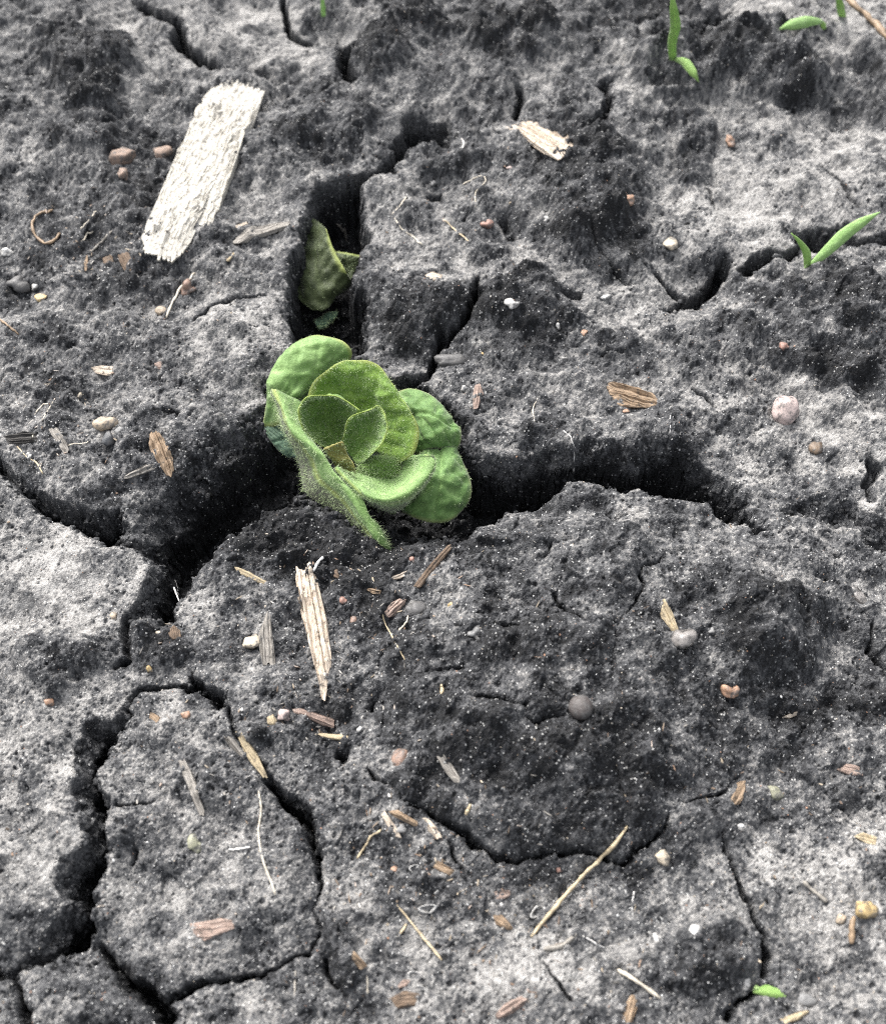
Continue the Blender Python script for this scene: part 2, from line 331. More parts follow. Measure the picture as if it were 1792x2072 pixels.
def surf(uv, lift=0.0):
    """follow the photo ray until it meets the soil"""
    uv = np.asarray(uv, float).reshape(-1, 2); d = rays(uv[:, 0], uv[:, 1]); d = d / np.linalg.norm(d, axis=1)[:, None]
    t = (.012 - CAM[2]) / d[:, 2]
    done = np.zeros(len(uv), bool); step = .0006
    for _ in range(90):
        p = CAM + d * t[:, None]
        g = height(p[:, 0], p[:, 1])
        done |= p[:, 2] <= g + lift
        if done.all(): break
        t = np.where(done, t, t + step)
    p = CAM + d * t[:, None]; p[:, 2] = height(p[:, 0], p[:, 1])
    return p

# ------------------------------------------------------------------ mesh helpers
def mesh_np(name, V, F, mat, parent=None, attrs=None, smooth=True, link=True):
    V = np.asarray(V, np.float32); me = bpy.data.meshes.new(name)
    F = np.asarray(F, np.int32); k = F.shape[1]
    me.vertices.add(len(V)); me.vertices.foreach_set('co', V.ravel())
    me.loops.add(F.size); me.loops.foreach_set('vertex_index', F.ravel())
    me.polygons.add(len(F)); me.polygons.foreach_set('loop_start', np.arange(0, F.size, k, dtype=np.int32))
    me.polygons.foreach_set('use_smooth', np.full(len(F), smooth, bool))
    for an, av in (attrs or {}).items():
        av = np.asarray(av, np.float32)
        if av.ndim == 1:
            at = me.attributes.new(an, 'FLOAT', 'POINT'); at.data.foreach_set('value', av)
        else:
            at = me.attributes.new(an, 'FLOAT_VECTOR', 'POINT'); at.data.foreach_set('vector', av.ravel())
    me.update(calc_edges=True); me.validate()
    me.materials.append(mat)
    o = bpy.data.objects.new(name, me); COL.objects.link(o)
    if parent: o.parent = parent
    return o
def empty(name, loc=(0, 0, 0)):
    o = bpy.data.objects.new(name, None); COL.objects.link(o); o.location = loc; o.empty_display_size = .005; return o
def tag(o, label, cat, group=None):
    o['label'] = label; o['category'] = cat
    if group: o['group'] = group
    return o
def local(o, p):          # put the object's origin at p, keep its mesh in place
    n = len(o.data.vertices); c = np.empty(n * 3, np.float32); o.data.vertices.foreach_get('co', c)
    c = c.reshape(-1, 3) - np.asarray(p, np.float32); o.data.vertices.foreach_set('co', c.ravel()); o.location = p
    o.data.update()

# ------------------------------------------------------------------ materials
def newmat(name):
    m = bpy.data.materials.new(name); m.use_nodes = True
    return m, m.node_tree, m.node_tree.nodes, m.node_tree.links, m.node_tree.nodes['Principled BSDF']
def ramp(N, stops):
    r = N.new('ShaderNodeValToRGB'); e = r.color_ramp.elements
    while len(e) < len(stops): e.new(.5)
    for q, (p, c) in zip(e, stops): q.position = p; q.color = (*c, 1)
    return r
def soil_material():
    m, T, N, L, B = newmat("cracked_soil")
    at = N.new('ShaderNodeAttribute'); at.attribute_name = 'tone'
    geo = N.new('ShaderNodeNewGeometry')
    n1 = N.new('ShaderNodeTexNoise'); n1.inputs['Scale'].default_value = 2600; n1.inputs['Detail'].default_value = 3
    L.new(geo.outputs['Position'], n1.inputs['Vector'])
    ad = N.new('ShaderNodeMath'); ad.operation = 'MULTIPLY_ADD'; ad.inputs[1].default_value = .55; 
    sb = N.new('ShaderNodeMath'); sb.operation = 'SUBTRACT'; sb.inputs[1].default_value = .5
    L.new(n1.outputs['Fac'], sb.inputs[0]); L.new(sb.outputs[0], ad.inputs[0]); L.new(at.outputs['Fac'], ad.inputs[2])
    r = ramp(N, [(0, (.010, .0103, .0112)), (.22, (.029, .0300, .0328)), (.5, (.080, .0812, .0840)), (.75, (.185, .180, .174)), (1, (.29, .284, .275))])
    vg = N.new('ShaderNodeTexVoronoi'); vg.inputs['Scale'].default_value = 3100; L.new(geo.outputs['Position'], vg.inputs['Vector'])
    sg = N.new('ShaderNodeSeparateColor'); L.new(vg.outputs['Color'], sg.inputs[0])
    ag = N.new('ShaderNodeMath'); ag.operation = 'MULTIPLY_ADD'; ag.inputs[1].default_value = .32; L.new(sg.outputs[1], ag.inputs[0]); L.new(ad.outputs[0], ag.inputs[2])
    as_ = N.new('ShaderNodeMath'); as_.operation = 'SUBTRACT'; as_.inputs[1].default_value = .16; L.new(ag.outputs[0], as_.inputs[0])
    L.new(as_.outputs[0], r.inputs[0])
    # quartz grains caught in the soil: random cells, a few of them pale
    vo = N.new('ShaderNodeTexVoronoi'); vo.inputs['Scale'].default_value = 2300; L.new(geo.outputs['Position'], vo.inputs['Vector'])
    sp = N.new('ShaderNodeSeparateColor'); L.new(vo.outputs['Color'], sp.inputs[0])
    g1 = N.new('ShaderNodeMath'); g1.operation = 'GREATER_THAN'; g1.inputs[1].default_value = .955; L.new(sp.outputs[0], g1.inputs[0])
    g2 = N.new('ShaderNodeMath'); g2.operation = 'LESS_THAN'; g2.inputs[1].default_value = .42; L.new(vo.outputs['Distance'], g2.inputs[0])
    g3 = N.new('ShaderNodeMath'); g3.operation = 'MULTIPLY'; L.new(g1.outputs[0], g3.inputs[0]); L.new(g2.outputs[0], g3.inputs[1])
    g4 = N.new('ShaderNodeMath'); g4.operation = 'MULTIPLY'; g4.inputs[1].default_value = .75; L.new(g3.outputs[0], g4.inputs[0])
    mx = N.new('ShaderNodeMix'); mx.data_type = 'RGBA'; L.new(g4.outputs[0], mx.inputs['Factor']); L.new(r.outputs[0], mx.inputs['A']); mx.inputs['B'].default_value = (.40, .40, .39, 1)
    L.new(mx.outputs['Result'], B.inputs['Base Color'])
    B.inputs['Roughness'].default_value = .85; B.inputs['Specular IOR Level'].default_value = .25
    bp = N.new('ShaderNodeBump'); bp.inputs['Strength'].default_value = .9; bp.inputs['Distance'].default_value = .00016
    bs = N.new('ShaderNodeMath'); bs.operation = 'SUBTRACT'; L.new(n1.outputs['Fac'], bs.inputs[0]); L.new(vg.outputs['Distance'], bs.inputs[1])
    L.new(bs.outputs[0], bp.inputs['Height']); L.new(bp.outputs[0], B.inputs['Normal'])
    return m
SOIL = soil_material()
def grain_material():
    m, T, N, L, B = newmat("sand_grain")
    at = N.new('ShaderNodeAttribute'); at.attribute_name = 'col'; L.new(at.outputs['Color'], B.inputs['Base Color'])
    B.inputs['Roughness'].default_value = .35
    return m
GRAIN = grain_material()
def wood_material(name, a, b, c, dirt=.4):
    """fibre streaks run along the attribute 'fib' (across, along, random)"""
    m, T, N, L, B = newmat(name)
    at = N.new('ShaderNodeAttribute'); at.attribute_name = 'fib'
    mp = N.new('ShaderNodeMapping'); mp.inputs['Scale'].default_value = (5200, 420, 5200); L.new(at.outputs['Vector'], mp.inputs['Vector'])
    n = N.new('ShaderNodeTexNoise'); n.inputs['Scale'].default_value = 1; n.inputs['Detail'].default_value = 4; n.inputs['Roughness'].default_value = .65
    L.new(mp.outputs[0], n.inputs['Vector'])
    r = ramp(N, [(.25, a), (.5, b), (.72, c)]); L.new(n.outputs['Fac'], r.inputs[0])
    n2 = N.new('ShaderNodeTexNoise'); n2.inputs['Scale'].default_value = 900; n2.inputs['Detail'].default_value = 5; n2.inputs['Roughness'].default_value = .7; L.new(at.outputs['Vector'], n2.inputs['Vector'])
    r2 = ramp(N, [(.60 - dirt * .1, (0, 0, 0)), (.68 - dirt * .04, (1, 1, 1))]); L.new(n2.outputs['Fac'], r2.inputs[0])
    mu = N.new('ShaderNodeMath'); mu.operation = 'MULTIPLY'; mu.inputs[1].default_value = .85; L.new(r2.outputs[0], mu.inputs[0])
    mx = N.new('ShaderNodeMix'); mx.data_type = 'RGBA'; L.new(mu.outputs[0], mx.inputs['Factor']); L.new(r.outputs[0], mx.inputs['A']); mx.inputs['B'].default_value = (.05, .045, .04, 1)
    L.new(mx.outputs['Result'], B.inputs['Base Color']); B.inputs['Roughness'].default_value = .8; B.inputs['Specular IOR Level'].default_value = .3
    bp = N.new('ShaderNodeBump'); bp.inputs['Strength'].default_value = .7; bp.inputs['Distance'].default_value = .0003
    L.new(n.outputs['Fac'], bp.inputs['Height']); L.new(bp.outputs[0], B.inputs['Normal'])
    return m
WOOD = {
 'white': wood_material("bleached_wood", (.25, .225, .185), (.43, .41, .365), (.52, .50, .455), .85),
 'cream': wood_material("pale_wood", (.23, .175, .13), (.47, .40, .325), (.62, .56, .48), .6),
 'straw': wood_material("straw", (.17, .135, .085), (.34, .28, .185), (.48, .41, .29), .6),
 'tan': wood_material("tan_wood", (.10, .07, .046), (.23, .165, .11), (.37, .29, .21), .7),
 'brown': wood_material("brown_wood", (.05, .036, .026), (.12, .085, .06), (.20, .15, .11), .7),
 'grey': wood_material("weathered_wood", (.09, .08, .072), (.22, .205, .185), (.38, .36, .33), .7),
 'dark': wood_material("charred_wood", (.012, .012, .012), (.04, .038, .036), (.09, .085, .08), .3),
 'pink': wood_material("pinkish_wood", (.12, .085, .07), (.25, .185, .155), (.38, .31, .27), .8),
}
def stone_material(name, col, rough=.55, trans=0.0, var=.35):
    m, T, N, L, B = newmat(name)
    tc = N.new('ShaderNodeTexCoord')
    n = N.new('ShaderNodeTexNoise'); n.inputs['Scale'].default_value = 1400; n.inputs['Detail'].default_value = 5; n.inputs['Roughness'].default_value = .65
    L.new(tc.outputs['Object'], n.inputs['Vector'])
    col = tuple(q * .82 + .015 for q in col); lo = tuple(q * (1 - var) for q in col); hi = tuple(min(.9, q * (1 + var) + .02) for q in col)
    r = ramp(N, [(.3, lo), (.5, col), (.7, hi)]); L.new(n.outputs['Fac'], r.inputs[0])
    n2 = N.new('ShaderNodeTexNoise'); n2.inputs['Scale'].default_value = 700; n2.inputs['Detail'].default_value = 6; n2.inputs['Roughness'].default_value = .75; L.new(tc.outputs['Object'], n2.inputs['Vector'])
    r2 = ramp(N, [(.47, (0, 0, 0)), (.58, (.9, .9, .9))]); L.new(n2.outputs['Fac'], r2.inputs[0])
    mx = N.new('ShaderNodeMix'); mx.data_type = 'RGBA'; L.new(r2.outputs[0], mx.inputs['Factor']); L.new(r.outputs[0], mx.inputs['A']); mx.inputs['B'].default_value = (.07, .068, .066, 1)
    L.new(mx.outputs['Result'], B.inputs['Base Color'])
    B.inputs['Roughness'].default_value = rough
    if trans: B.inputs['Transmission Weight'].default_value = trans; B.inputs['IOR'].default_value = 1.45
    bp = N.new('ShaderNodeBump'); bp.inputs['Strength'].default_value = .5; bp.inputs['Distance'].default_value = .0003
    L.new(n.outputs['Fac'], bp.inputs['Height']); L.new(bp.outputs[0], B.inputs['Normal'])
    return m
STONE = {k: stone_material(k + "_stone", *v) for k, v in {
 'tan': ((.40, .32, .23),), 'slate': ((.055, .06, .068),), 'grey': ((.20, .20, .20),), 'dim': ((.09, .088, .088),), 'cream': ((.55, .47, .36),), 'white': ((.58, .57, .55), .35),
 'bark': ((.27, .19, .145), .8, 0.0, .6), 'red': ((.31, .165, .125),), 'orange': ((.40, .235, .15),), 'rust': ((.24, .15, .11),), 'pink': ((.55, .44, .41),), 'quartz': ((.46, .43, .41), .25, .5), 'brown': ((.15, .10, .06),),
 'green': ((.29, .29, .20),), 'ochre': ((.5, .36, .16),), 'ball': ((.055, .045, .042), .6)}.items()}
def fibre_material(name, col):
    m, T, N, L, B = newmat(name)
    g = N.new('ShaderNodeNewGeometry'); n = N.new('ShaderNodeTexNoise'); n.inputs['Scale'].default_value = 900; n.inputs['Detail'].default_value = 3
    L.new(g.outputs['Position'], n.inputs['Vector'])
    r = ramp(N, [(.3, tuple(q * .55 for q in col)), (.65, col)]); L.new(n.outputs['Fac'], r.inputs[0]); L.new(r.outputs[0], B.inputs['Base Color'])
    B.inputs['Roughness'].default_value = .6
    return m
FIB = {'pale': fibre_material("pale_fibre", (.62, .56, .46)), 'straw': fibre_material("straw_fibre", (.50, .41, .27)), 'brown': fibre_material("brown_fibre", (.27, .19, .12)),
       'grey': fibre_material("grey_fibre", (.27, .25, .22)), 'white': fibre_material("white_fibre", (.75, .73, .70))}

def leaf_material(name, dark, light, rim, under, trans=.22, vein=.5):
    """leaf attribute: x = distance to margin, y = hidden/outer side, z = vein"""
    m, T, N, L, B = newmat(name)
    at = N.new('ShaderNodeAttribute'); at.attribute_name = 'leaf'
    sp = N.new('ShaderNodeSeparateXYZ'); L.new(at.outputs['Vector'], sp.inputs[0])
    g = N.new('ShaderNodeNewGeometry')
    n = N.new('ShaderNodeTexNoise'); n.inputs['Scale'].default_value = 420; n.inputs['Detail'].default_value = 6; n.inputs['Roughness'].default_value = .7; L.new(g.outputs['Position'], n.inputs['Vector'])
    r = ramp(N, [(.32, dark), (.68, light)]); L.new(n.outputs['Fac'], r.inputs[0])
    def mix(fac, a, b):
        x = N.new('ShaderNodeMix'); x.data_type = 'RGBA'; L.new(fac, x.inputs['Factor']); L.new(a, x.inputs['A'])
        if isinstance(b, tuple): x.inputs['B'].default_value = (*b, 1)
        else: L.new(b, x.inputs['B'])
        return x.outputs['Result']
    vv = N.new('ShaderNodeMath'); vv.operation = 'MULTIPLY'; vv.inputs[1].default_value = vein; L.new(sp.outputs[2], vv.inputs[0])
    c = mix(vv.outputs[0], r.outputs[0], tuple(min(1, q * 1.35 + .01) for q in light))
    e = N.new('ShaderNodeMapRange'); e.inputs['From Min'].default_value = .0; e.inputs['From Max'].default_value = .055; e.inputs['To Min'].default_value = .8; e.inputs['To Max'].default_value = 0
    L.new(sp.outputs[0], e.inputs['Value']); c = mix(e.outputs[0], c, rim)
    c = mix(sp.outputs[1], c, under)
    L.new(c, B.inputs['Base Color']); B.inputs['Roughness'].default_value = .55; B.inputs['Specular IOR Level'].default_value = .3
    B.inputs['Sheen Weight'].default_value = .25; B.inputs['Sheen Roughness'].default_value = .5
    bp = N.new('ShaderNodeBump'); bp.inputs['Strength'].default_value = .7; bp.inputs['Distance'].default_value = .0006
    L.new(n.outputs['Fac'], bp.inputs['Height']); L.new(bp.outputs[0], B.inputs['Normal'])
    tr = N.new('ShaderNodeBsdfTranslucent'); L.new(c, tr.inputs['Color'])
    ms = N.new('ShaderNodeMixShader'); ms.inputs[0].default_value = trans
    out = N['Material Output'] if 'Material Output' in N else N.new('ShaderNodeOutputMaterial')
    L.new(B.outputs[0], ms.inputs[1]); L.new(tr.outputs[0], ms.inputs[2]); L.new(ms.outputs[0], out.inputs[0])
    return m
LEAF = {
 'pale': leaf_material("pale_leaf", (.125, .235, .060), (.245, .385, .135), (.33, .36, .10), (.135, .125, .105)),
 'mid': leaf_material("green_leaf", (.085, .18, .022), (.20, .325, .052), (.31, .34, .09), (.17, .15, .12)),
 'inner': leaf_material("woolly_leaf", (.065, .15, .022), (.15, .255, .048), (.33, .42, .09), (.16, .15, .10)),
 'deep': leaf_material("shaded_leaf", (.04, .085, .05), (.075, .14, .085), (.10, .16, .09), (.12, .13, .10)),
 'right': leaf_material("smooth_leaf", (.065, .155, .032), (.165, .285, .085), (.24, .26, .11), (.12, .13, .10)),
 'yellow': leaf_material("bract", (.15, .16, .03), (.24, .23, .06), (.31, .27, .09), (.17, .14, .06)),
 'dry': leaf_material("withered_leaf", (.030, .044, .015), (.075, .10, .036), (.40, .47, .13), (.08, .08, .05), .25, .7),
 'grass': leaf_material("grass_blade", (.20, .36, .08), (.30, .47, .14), (.28, .42, .12), (.2, .3, .1), .3, .2),
 'palegrass': leaf_material("pale_grass_blade", (.24, .42, .12), (.36, .55, .22), (.36, .52, .2), (.2, .3, .1), .3, .2),
}
mh, T_, N_, L_, B_ = newmat("leaf_hair"); B_.inputs['Base Color'].default_value = (.50, .62, .34, 1); B_.inputs['Roughness'].default_value = .4
HAIR = mh

# ------------------------------------------------------------------ THE GROUND: one sheet, fine where the photo looks, cut along the cracks into clods
def make_ground():
    NX, NV = 870, 1010
    vv = np.linspace(-.07, 1.10, NV) * PH
    yin = at_z(np.full(NV, PW / 2), vv[::-1], np.zeros(NV))[:, 1]       # bottom to top
    far = np.geomspace(.002, 6.0, 34)
    y = np.concatenate([yin[0] - far[::-1], yin, yin[-1] + far])
    wy = (np.clip(y, yin[0], yin[-1]) - CAM[1]) * ca + CAM[2] * sa
    hw = wy * (PW / 2) / FPX
    xi = np.linspace(-1.10, 1.10, NX)
    Yg = np.repeat(y[:, None], NX + 68, 1)
    Xin = hw[:, None] * xi[None, :]
    Xg = np.concatenate([Xin[:, :1] - far[::-1][None, :], Xin, Xin[:, -1:] + far[None, :]], 1)
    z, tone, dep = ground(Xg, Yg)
    ny, nx = Xg.shape
    V = np.stack([Xg, Yg, z], -1).reshape(-1, 3)
    # sideways roughness so that crack walls are not clean curtains
    wall = np.clip(dep.ravel() / .004, 0, 1)
    V[:, 0] += wall * .0011 * fbm(V[:, 0] * .6, V[:, 2] * 1.3 + V[:, 1], .0016, 201, 2)
    V[:, 1] += wall * .0011 * fbm(V[:, 1] * .6 + V[:, 0], V[:, 2] * 1.3, .0016, 211, 2)
    idx = np.arange(ny * nx).reshape(ny, nx)
    F = np.stack([idx[:-1, :-1], idx[:-1, 1:], idx[1:, 1:], idx[1:, :-1]], -1).reshape(-1, 4)
    # --- which clod: cheapest way from a seed without crossing a crack
    seeds = [(250,350),(250,800),(620,250),(480,80),(800,60),(1000,560),(1000,250),(1300,500),(1200,850),(1600,300),(1650,850),(1100,60),(1550,100),(1720,650),
             (100,1150),(150,1600),(430,1650),(560,1250),(760,1600),(1200,1400),(1600,1250),(1100,1900),(1650,1800),(170,2020),(470,2030),(340,1330),(20,2020),(870,730),(1450,1980)]
    st = 6
    cx = np.arange(0, ny, st); cy = np.arange(0, nx, st)
    dmax = dep[:len(cx) * st, :len(cy) * st]
    D = np.zeros((len(cx), len(cy)), np.float32)
    for i in range(st):
        for j in range(st):
            q = dep[i::st, j::st]; D[:q.shape[0], :q.shape[1]] = np.maximum(D[:q.shape[0], :q.shape[1]], q)
    cost = 1 + 60 * np.clip(D / .002, 0, 1)
    lab = np.full(D.shape, -1, np.int32); best = np.full(D.shape, 1e9)
    heap = []
    cu, cv = to_uv(Xg[cx][:, cy], Yg[cx][:, cy])
    for k, (su, sv) in enumerate(seeds):
        q = np.argmin((cu - su) ** 2 + (cv - sv) ** 2); a, b = divmod(int(q), D.shape[1])
        best[a, b] = 0; lab[a, b] = k; heapq.heappush(heap, (0.0, a, b, k))
    H, W = D.shape
    while heap:
        c0, a, b, k = heapq.heappop(heap)
        if c0 > best[a, b]: continue
        for da, db, w_ in ((1,0,1),(-1,0,1),(0,1,1),(0,-1,1),(1,1,1.41),(1,-1,1.41),(-1,1,1.41),(-1,-1,1.41)):
            e, f = a + da, b + db
            if 0 <= e < H and 0 <= f < W:
                nc = c0 + w_ * cost[e, f]
                if nc < best[e, f]:
                    best[e, f] = nc; lab[e, f] = k; heapq.heappush(heap, (nc, e, f, k))
    fi = np.repeat(np.arange(ny - 1), nx - 1); fj = np.tile(np.arange(nx - 1), ny - 1)
    fl = lab[np.minimum(fi // st, H - 1), np.minimum(fj // st, W - 1)]
    fd = .25 * (dep[:-1, :-1] + dep[1:, :-1] + dep[:-1, 1:] + dep[1:, 1:]).ravel()
    edge = (fi < 34) | (fj < 34) | (fi >= ny - 35) | (fj >= nx - 35)
    fl = np.where(edge | (fd > .006), -1, fl)
    # shared shading normals across the cuts
    P = V.reshape(ny, nx, 3); gx = np.gradient(P, axis=1); gy = np.gradient(P, axis=0)
    Nn = np.cross(gx, gy).reshape(-1, 3); Nn /= np.linalg.norm(Nn, axis=1)[:, None] + 1e-12
    tone = tone.ravel()
    root = None
    for k in [-1] + list(range(len(seeds))):
        sel = F[fl == k]
        if len(sel) < 50: continue
        used, inv = np.unique(sel, return_inverse=True)
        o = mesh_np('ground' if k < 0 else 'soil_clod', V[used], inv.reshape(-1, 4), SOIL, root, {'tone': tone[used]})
        o.data.normals_split_custom_set_from_vertices(Nn[used].tolist())
        if k < 0: root = o; o['kind'] = 'structure'; o['label'] = 'dark grey dried soil split by deep cracks'
    return root
GROUND = make_ground()

# ------------------------------------------------------------------ loose grains and crumbs (uncountable)
def blob_cloud(name, pos, rad, col, label, sub, mat, flat=.75):
    if sub == 0:
        b = np.array([(1,0,0),(-1,0,0),(0,1,0),(0,-1,0),(0,0,1),(0,0,-1)], float)
        f = np.array([(0,2,4),(2,1,4),(1,3,4),(3,0,4),(2,0,5),(1,2,5),(3,1,5),(0,3,5)])
    else:
        g = (1 + 5 ** .5) / 2
        b = np.array([(-1,g,0),(1,g,0),(-1,-g,0),(1,-g,0),(0,-1,g),(0,1,g),(0,-1,-g),(0,1,-g),(g,0,-1),(g,0,1),(-g,0,-1),(-g,0,1)], float); b /= np.linalg.norm(b[0])
        f = np.array([(0,11,5),(0,5,1),(0,1,7),(0,7,10),(0,10,11),(1,5,9),(5,11,4),(11,10,2),(10,7,6),(7,1,8),(3,9,4),(3,4,2),(3,2,6),(3,6,8),(3,8,9),(4,9,5),(2,4,11),(6,2,10),(8,6,7),(9,8,1)])
    n = len(pos); nb = len(b)
    a = RNG.uniform(0, 6.28, n); t = RNG.uniform(0, 3.1, n)
    B3 = np.repeat(b[None], n, 0) * RNG.uniform(.75, 1.25, (n, nb, 1)) * np.stack([RNG.uniform(.75, 1.3, n), RNG.uniform(.75, 1.2, n), np.full(n, flat)], -1)[:, None, :]
    c, s = np.cos(t)[:, None], np.sin(t)[:, None]
    y, z = B3[..., 1] * c - B3[..., 2] * s, B3[..., 1] * s + B3[..., 2] * c; B3[..., 1], B3[..., 2] = y, z
    c, s = np.cos(a)[:, None], np.sin(a)[:, None]
    x, y = B3[..., 0] * c - B3[..., 1] * s, B3[..., 0] * s + B3[..., 1] * c; B3[..., 0], B3[..., 1] = x, y
    V = (pos[:, None, :] + B3 * rad[:, None, None]).reshape(-1, 3)
    F = (f[None] + (np.arange(n) * nb)[:, None, None]).reshape(-1, 3)
    at = {'col': np.repeat(col, nb, 0)} if col.ndim == 2 else {'tone': np.repeat(col, nb)}
    o = mesh_np(name, V, F, mat, None, at, smooth=sub > 0)
    o['kind'] = 'stuff'; o['label'] = label; o['category'] = name.split('_')[-1]
    return o
def scatter(n, seed):
    r = np.random.default_rng(seed)
    u = r.uniform(-60, PW + 60, n); v = r.uniform(-60, PH + 60, n)
    p = at_z(u, v, np.zeros(n)); return p[:, 0], p[:, 1], u, v, r
def make_grains():
    x, y, u, v, r = scatter(34000, 5)
    z, tone, dep = ground(x, y)
    keep = r.random(len(x)) < np.where(dep > .002, .2, .45 + .8 * np.clip(vn(x, y, .012, 301) + .25, 0, 1))
    x, y, z, v = x[keep], y[keep], z[keep], v[keep]; n = len(x)
    rad = .00004 + .00013 * r.random(n) ** 3 + .00014 * (r.random(n) > .985)
    g = r.random(n)
    base = np.where(g[:, None] < .6, np.array([.62, .62, .61]), np.where(g[:, None] < .8, np.array([.36, .355, .35]), np.where(g[:, None] < .93, np.array([.50, .44, .36]), np.array([.42, .25, .17]))))
    col = base * r.uniform(.55, 1.15, (n, 1))
    blob_cloud('sand_grains', np.stack([x, y, z + rad * .3], -1), rad, col, 'pale quartz sand grains scattered through the dark soil', 0, GRAIN)
def make_crumbs():
    x, y, u, v, r = scatter(120000, 6)
    z, tone, dep = ground(x, y); wide, rim = crack_depth(x, y, True)
    pr = np.where((dep > .0004) & (wide < .0002), .03, np.where((dep > .0004) & (dep < .009), .42, .05 + .16 * (tone < .3))) + .25 * ((rim < .0012) & (dep <= .0004))
    pr = np.where(dep >= .010, .1, pr)
    keep = r.random(len(x)) < pr
    x, y, z, dep, tone = x[keep], y[keep], z[keep], dep[keep], tone[keep]; n = len(x)
    rad = (.00011 + .00045 * r.random(n) ** 4) * np.where(dep > .0006, 1.5, .85)
    tn = np.where(dep > .0006, r.uniform(.02, .42, n) * np.where(dep > .007, .5, 1), np.clip(tone + r.uniform(-.25, .25, n), .05, .8))  # crumbs darken deeper down, following the painted crack shade
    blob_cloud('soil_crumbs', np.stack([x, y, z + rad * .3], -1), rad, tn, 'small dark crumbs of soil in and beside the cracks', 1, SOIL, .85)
def make_litter():
    """fine bits of straw and bark, too small to tell apart"""
    r = np.random.default_rng(77); C = []
    for cu, cv, su, sv, n in ((190,510,110,40,110),(90,850,70,60,60),(330,590,90,50,50),(720,1250,130,110,150),(900,1750,150,80,200),(620,1430,90,40,60),(1100,1900,200,80,120),(420,1560,90,90,40),(1600,1650,160,200,90),(850,430,120,80,40),(900,1000,800,900,260)):
        C.append(np.c_[r.normal(cu, su, n), r.normal(cv, sv, n)])
    uv = np.vstack(C); uv = uv[(uv[:, 0] > -40) & (uv[:, 0] < PW + 40) & (uv[:, 1] > -40) & (uv[:, 1] < PH + 40)]
    p = at_z(uv[:, 0], uv[:, 1], np.zeros(len(uv))); z, _, dep = ground(p[:, 0], p[:, 1]); k = (dep < .0005) & (r.random(len(p)) < .75); p[:, 2] = z; p = p[k]; n = len(p)
    a = r.uniform(0, 6.28, n); ln = r.uniform(.25, 1.0, n) * .001 * r.uniform(.5, 1.4, n); wd = np.where(r.random(n) < .35, .06, r.uniform(.10, .26, n)) * .001; th = wd * .45
    d = np.stack([np.cos(a), np.sin(a), r.normal(0, .2, n)], -1); s_ = np.stack([-np.sin(a), np.cos(a), r.normal(0, .2, n)], -1); up = np.array([0, 0, 1.0])
    V = []
    for sx, sy, sz in ((-1,-.3,0),(-.5,.9,0),(1,.2,0),(.4,-1,0),(-.9,-.2,1),(-.4,.7,1),(.9,.25,1),(.5,-.7,1)):
        V.append(p + d * (ln * sx * r.uniform(.6, 1, n))[:, None] + s_ * (wd * sy * r.uniform(.5, 1.2, n))[:, None] + up * (th * sz + .00006)[:, None])
    V = np.stack(V, 1).reshape(-1, 3)
    f = np.array([(3,2,1,0),(4,5,6,7),(0,1,5,4),(1,2,6,5),(2,3,7,6),(3,0,4,7)]); F = (f[None] + (np.arange(n) * 8)[:, None, None]).reshape(-1, 4)
    pal = np.array([(.40,.33,.24),(.26,.19,.13),(.16,.115,.08),(.30,.28,.25),(.16,.15,.135),(.24,.16,.11)]); col = pal[r.integers(0, 6, n)] * r.uniform(.4, 1.0, (n, 1))
    o = mesh_np('plant_litter', V, F, GRAIN, None, {'col': np.repeat(col, 8, 0)}, smooth=False); o['kind'] = 'stuff'; o['label'] = 'fine straw and bark litter strewn over the soil'; o['category'] = 'litter'
make_grains(); make_crumbs(); make_litter()
# ------------------------------------------------------------------ builders for the things lying on the soil
def frame_on(uv):
    """plane through the outline's places on the soil: centre, long axis, cross axis, normal"""
    P = surf(uv); c = P.mean(0); Q = P - c
    A = np.c_[Q[:, 0], Q[:, 1], np.ones(len(Q))]
    k = np.linalg.lstsq(A, Q[:, 2], rcond=None)[0]
    k = np.clip(k, -.45, .45)
    n = np.array([-k[0], -k[1], 1.0]); n /= np.linalg.norm(n)
    return P, c, n
def onto(uv, c, n):
    d = rays(uv[:, 0], uv[:, 1]); t = ((c - CAM) @ n) / (d @ n); return CAM + d * t[:, None]
def inside_range(pts, s):
    """t-range of a closed outline (t, s) along the line s = const"""
    t = []
    for i in range(len(pts)):
        a, b = pts[i], pts[(i + 1) % len(pts)]
        if (a[1] > s) != (b[1] > s): t.append(a[0] + (b[0] - a[0]) * (s - a[1]) / (b[1] - a[1]))
    return (min(t), max(t)) if len(t) > 1 else None
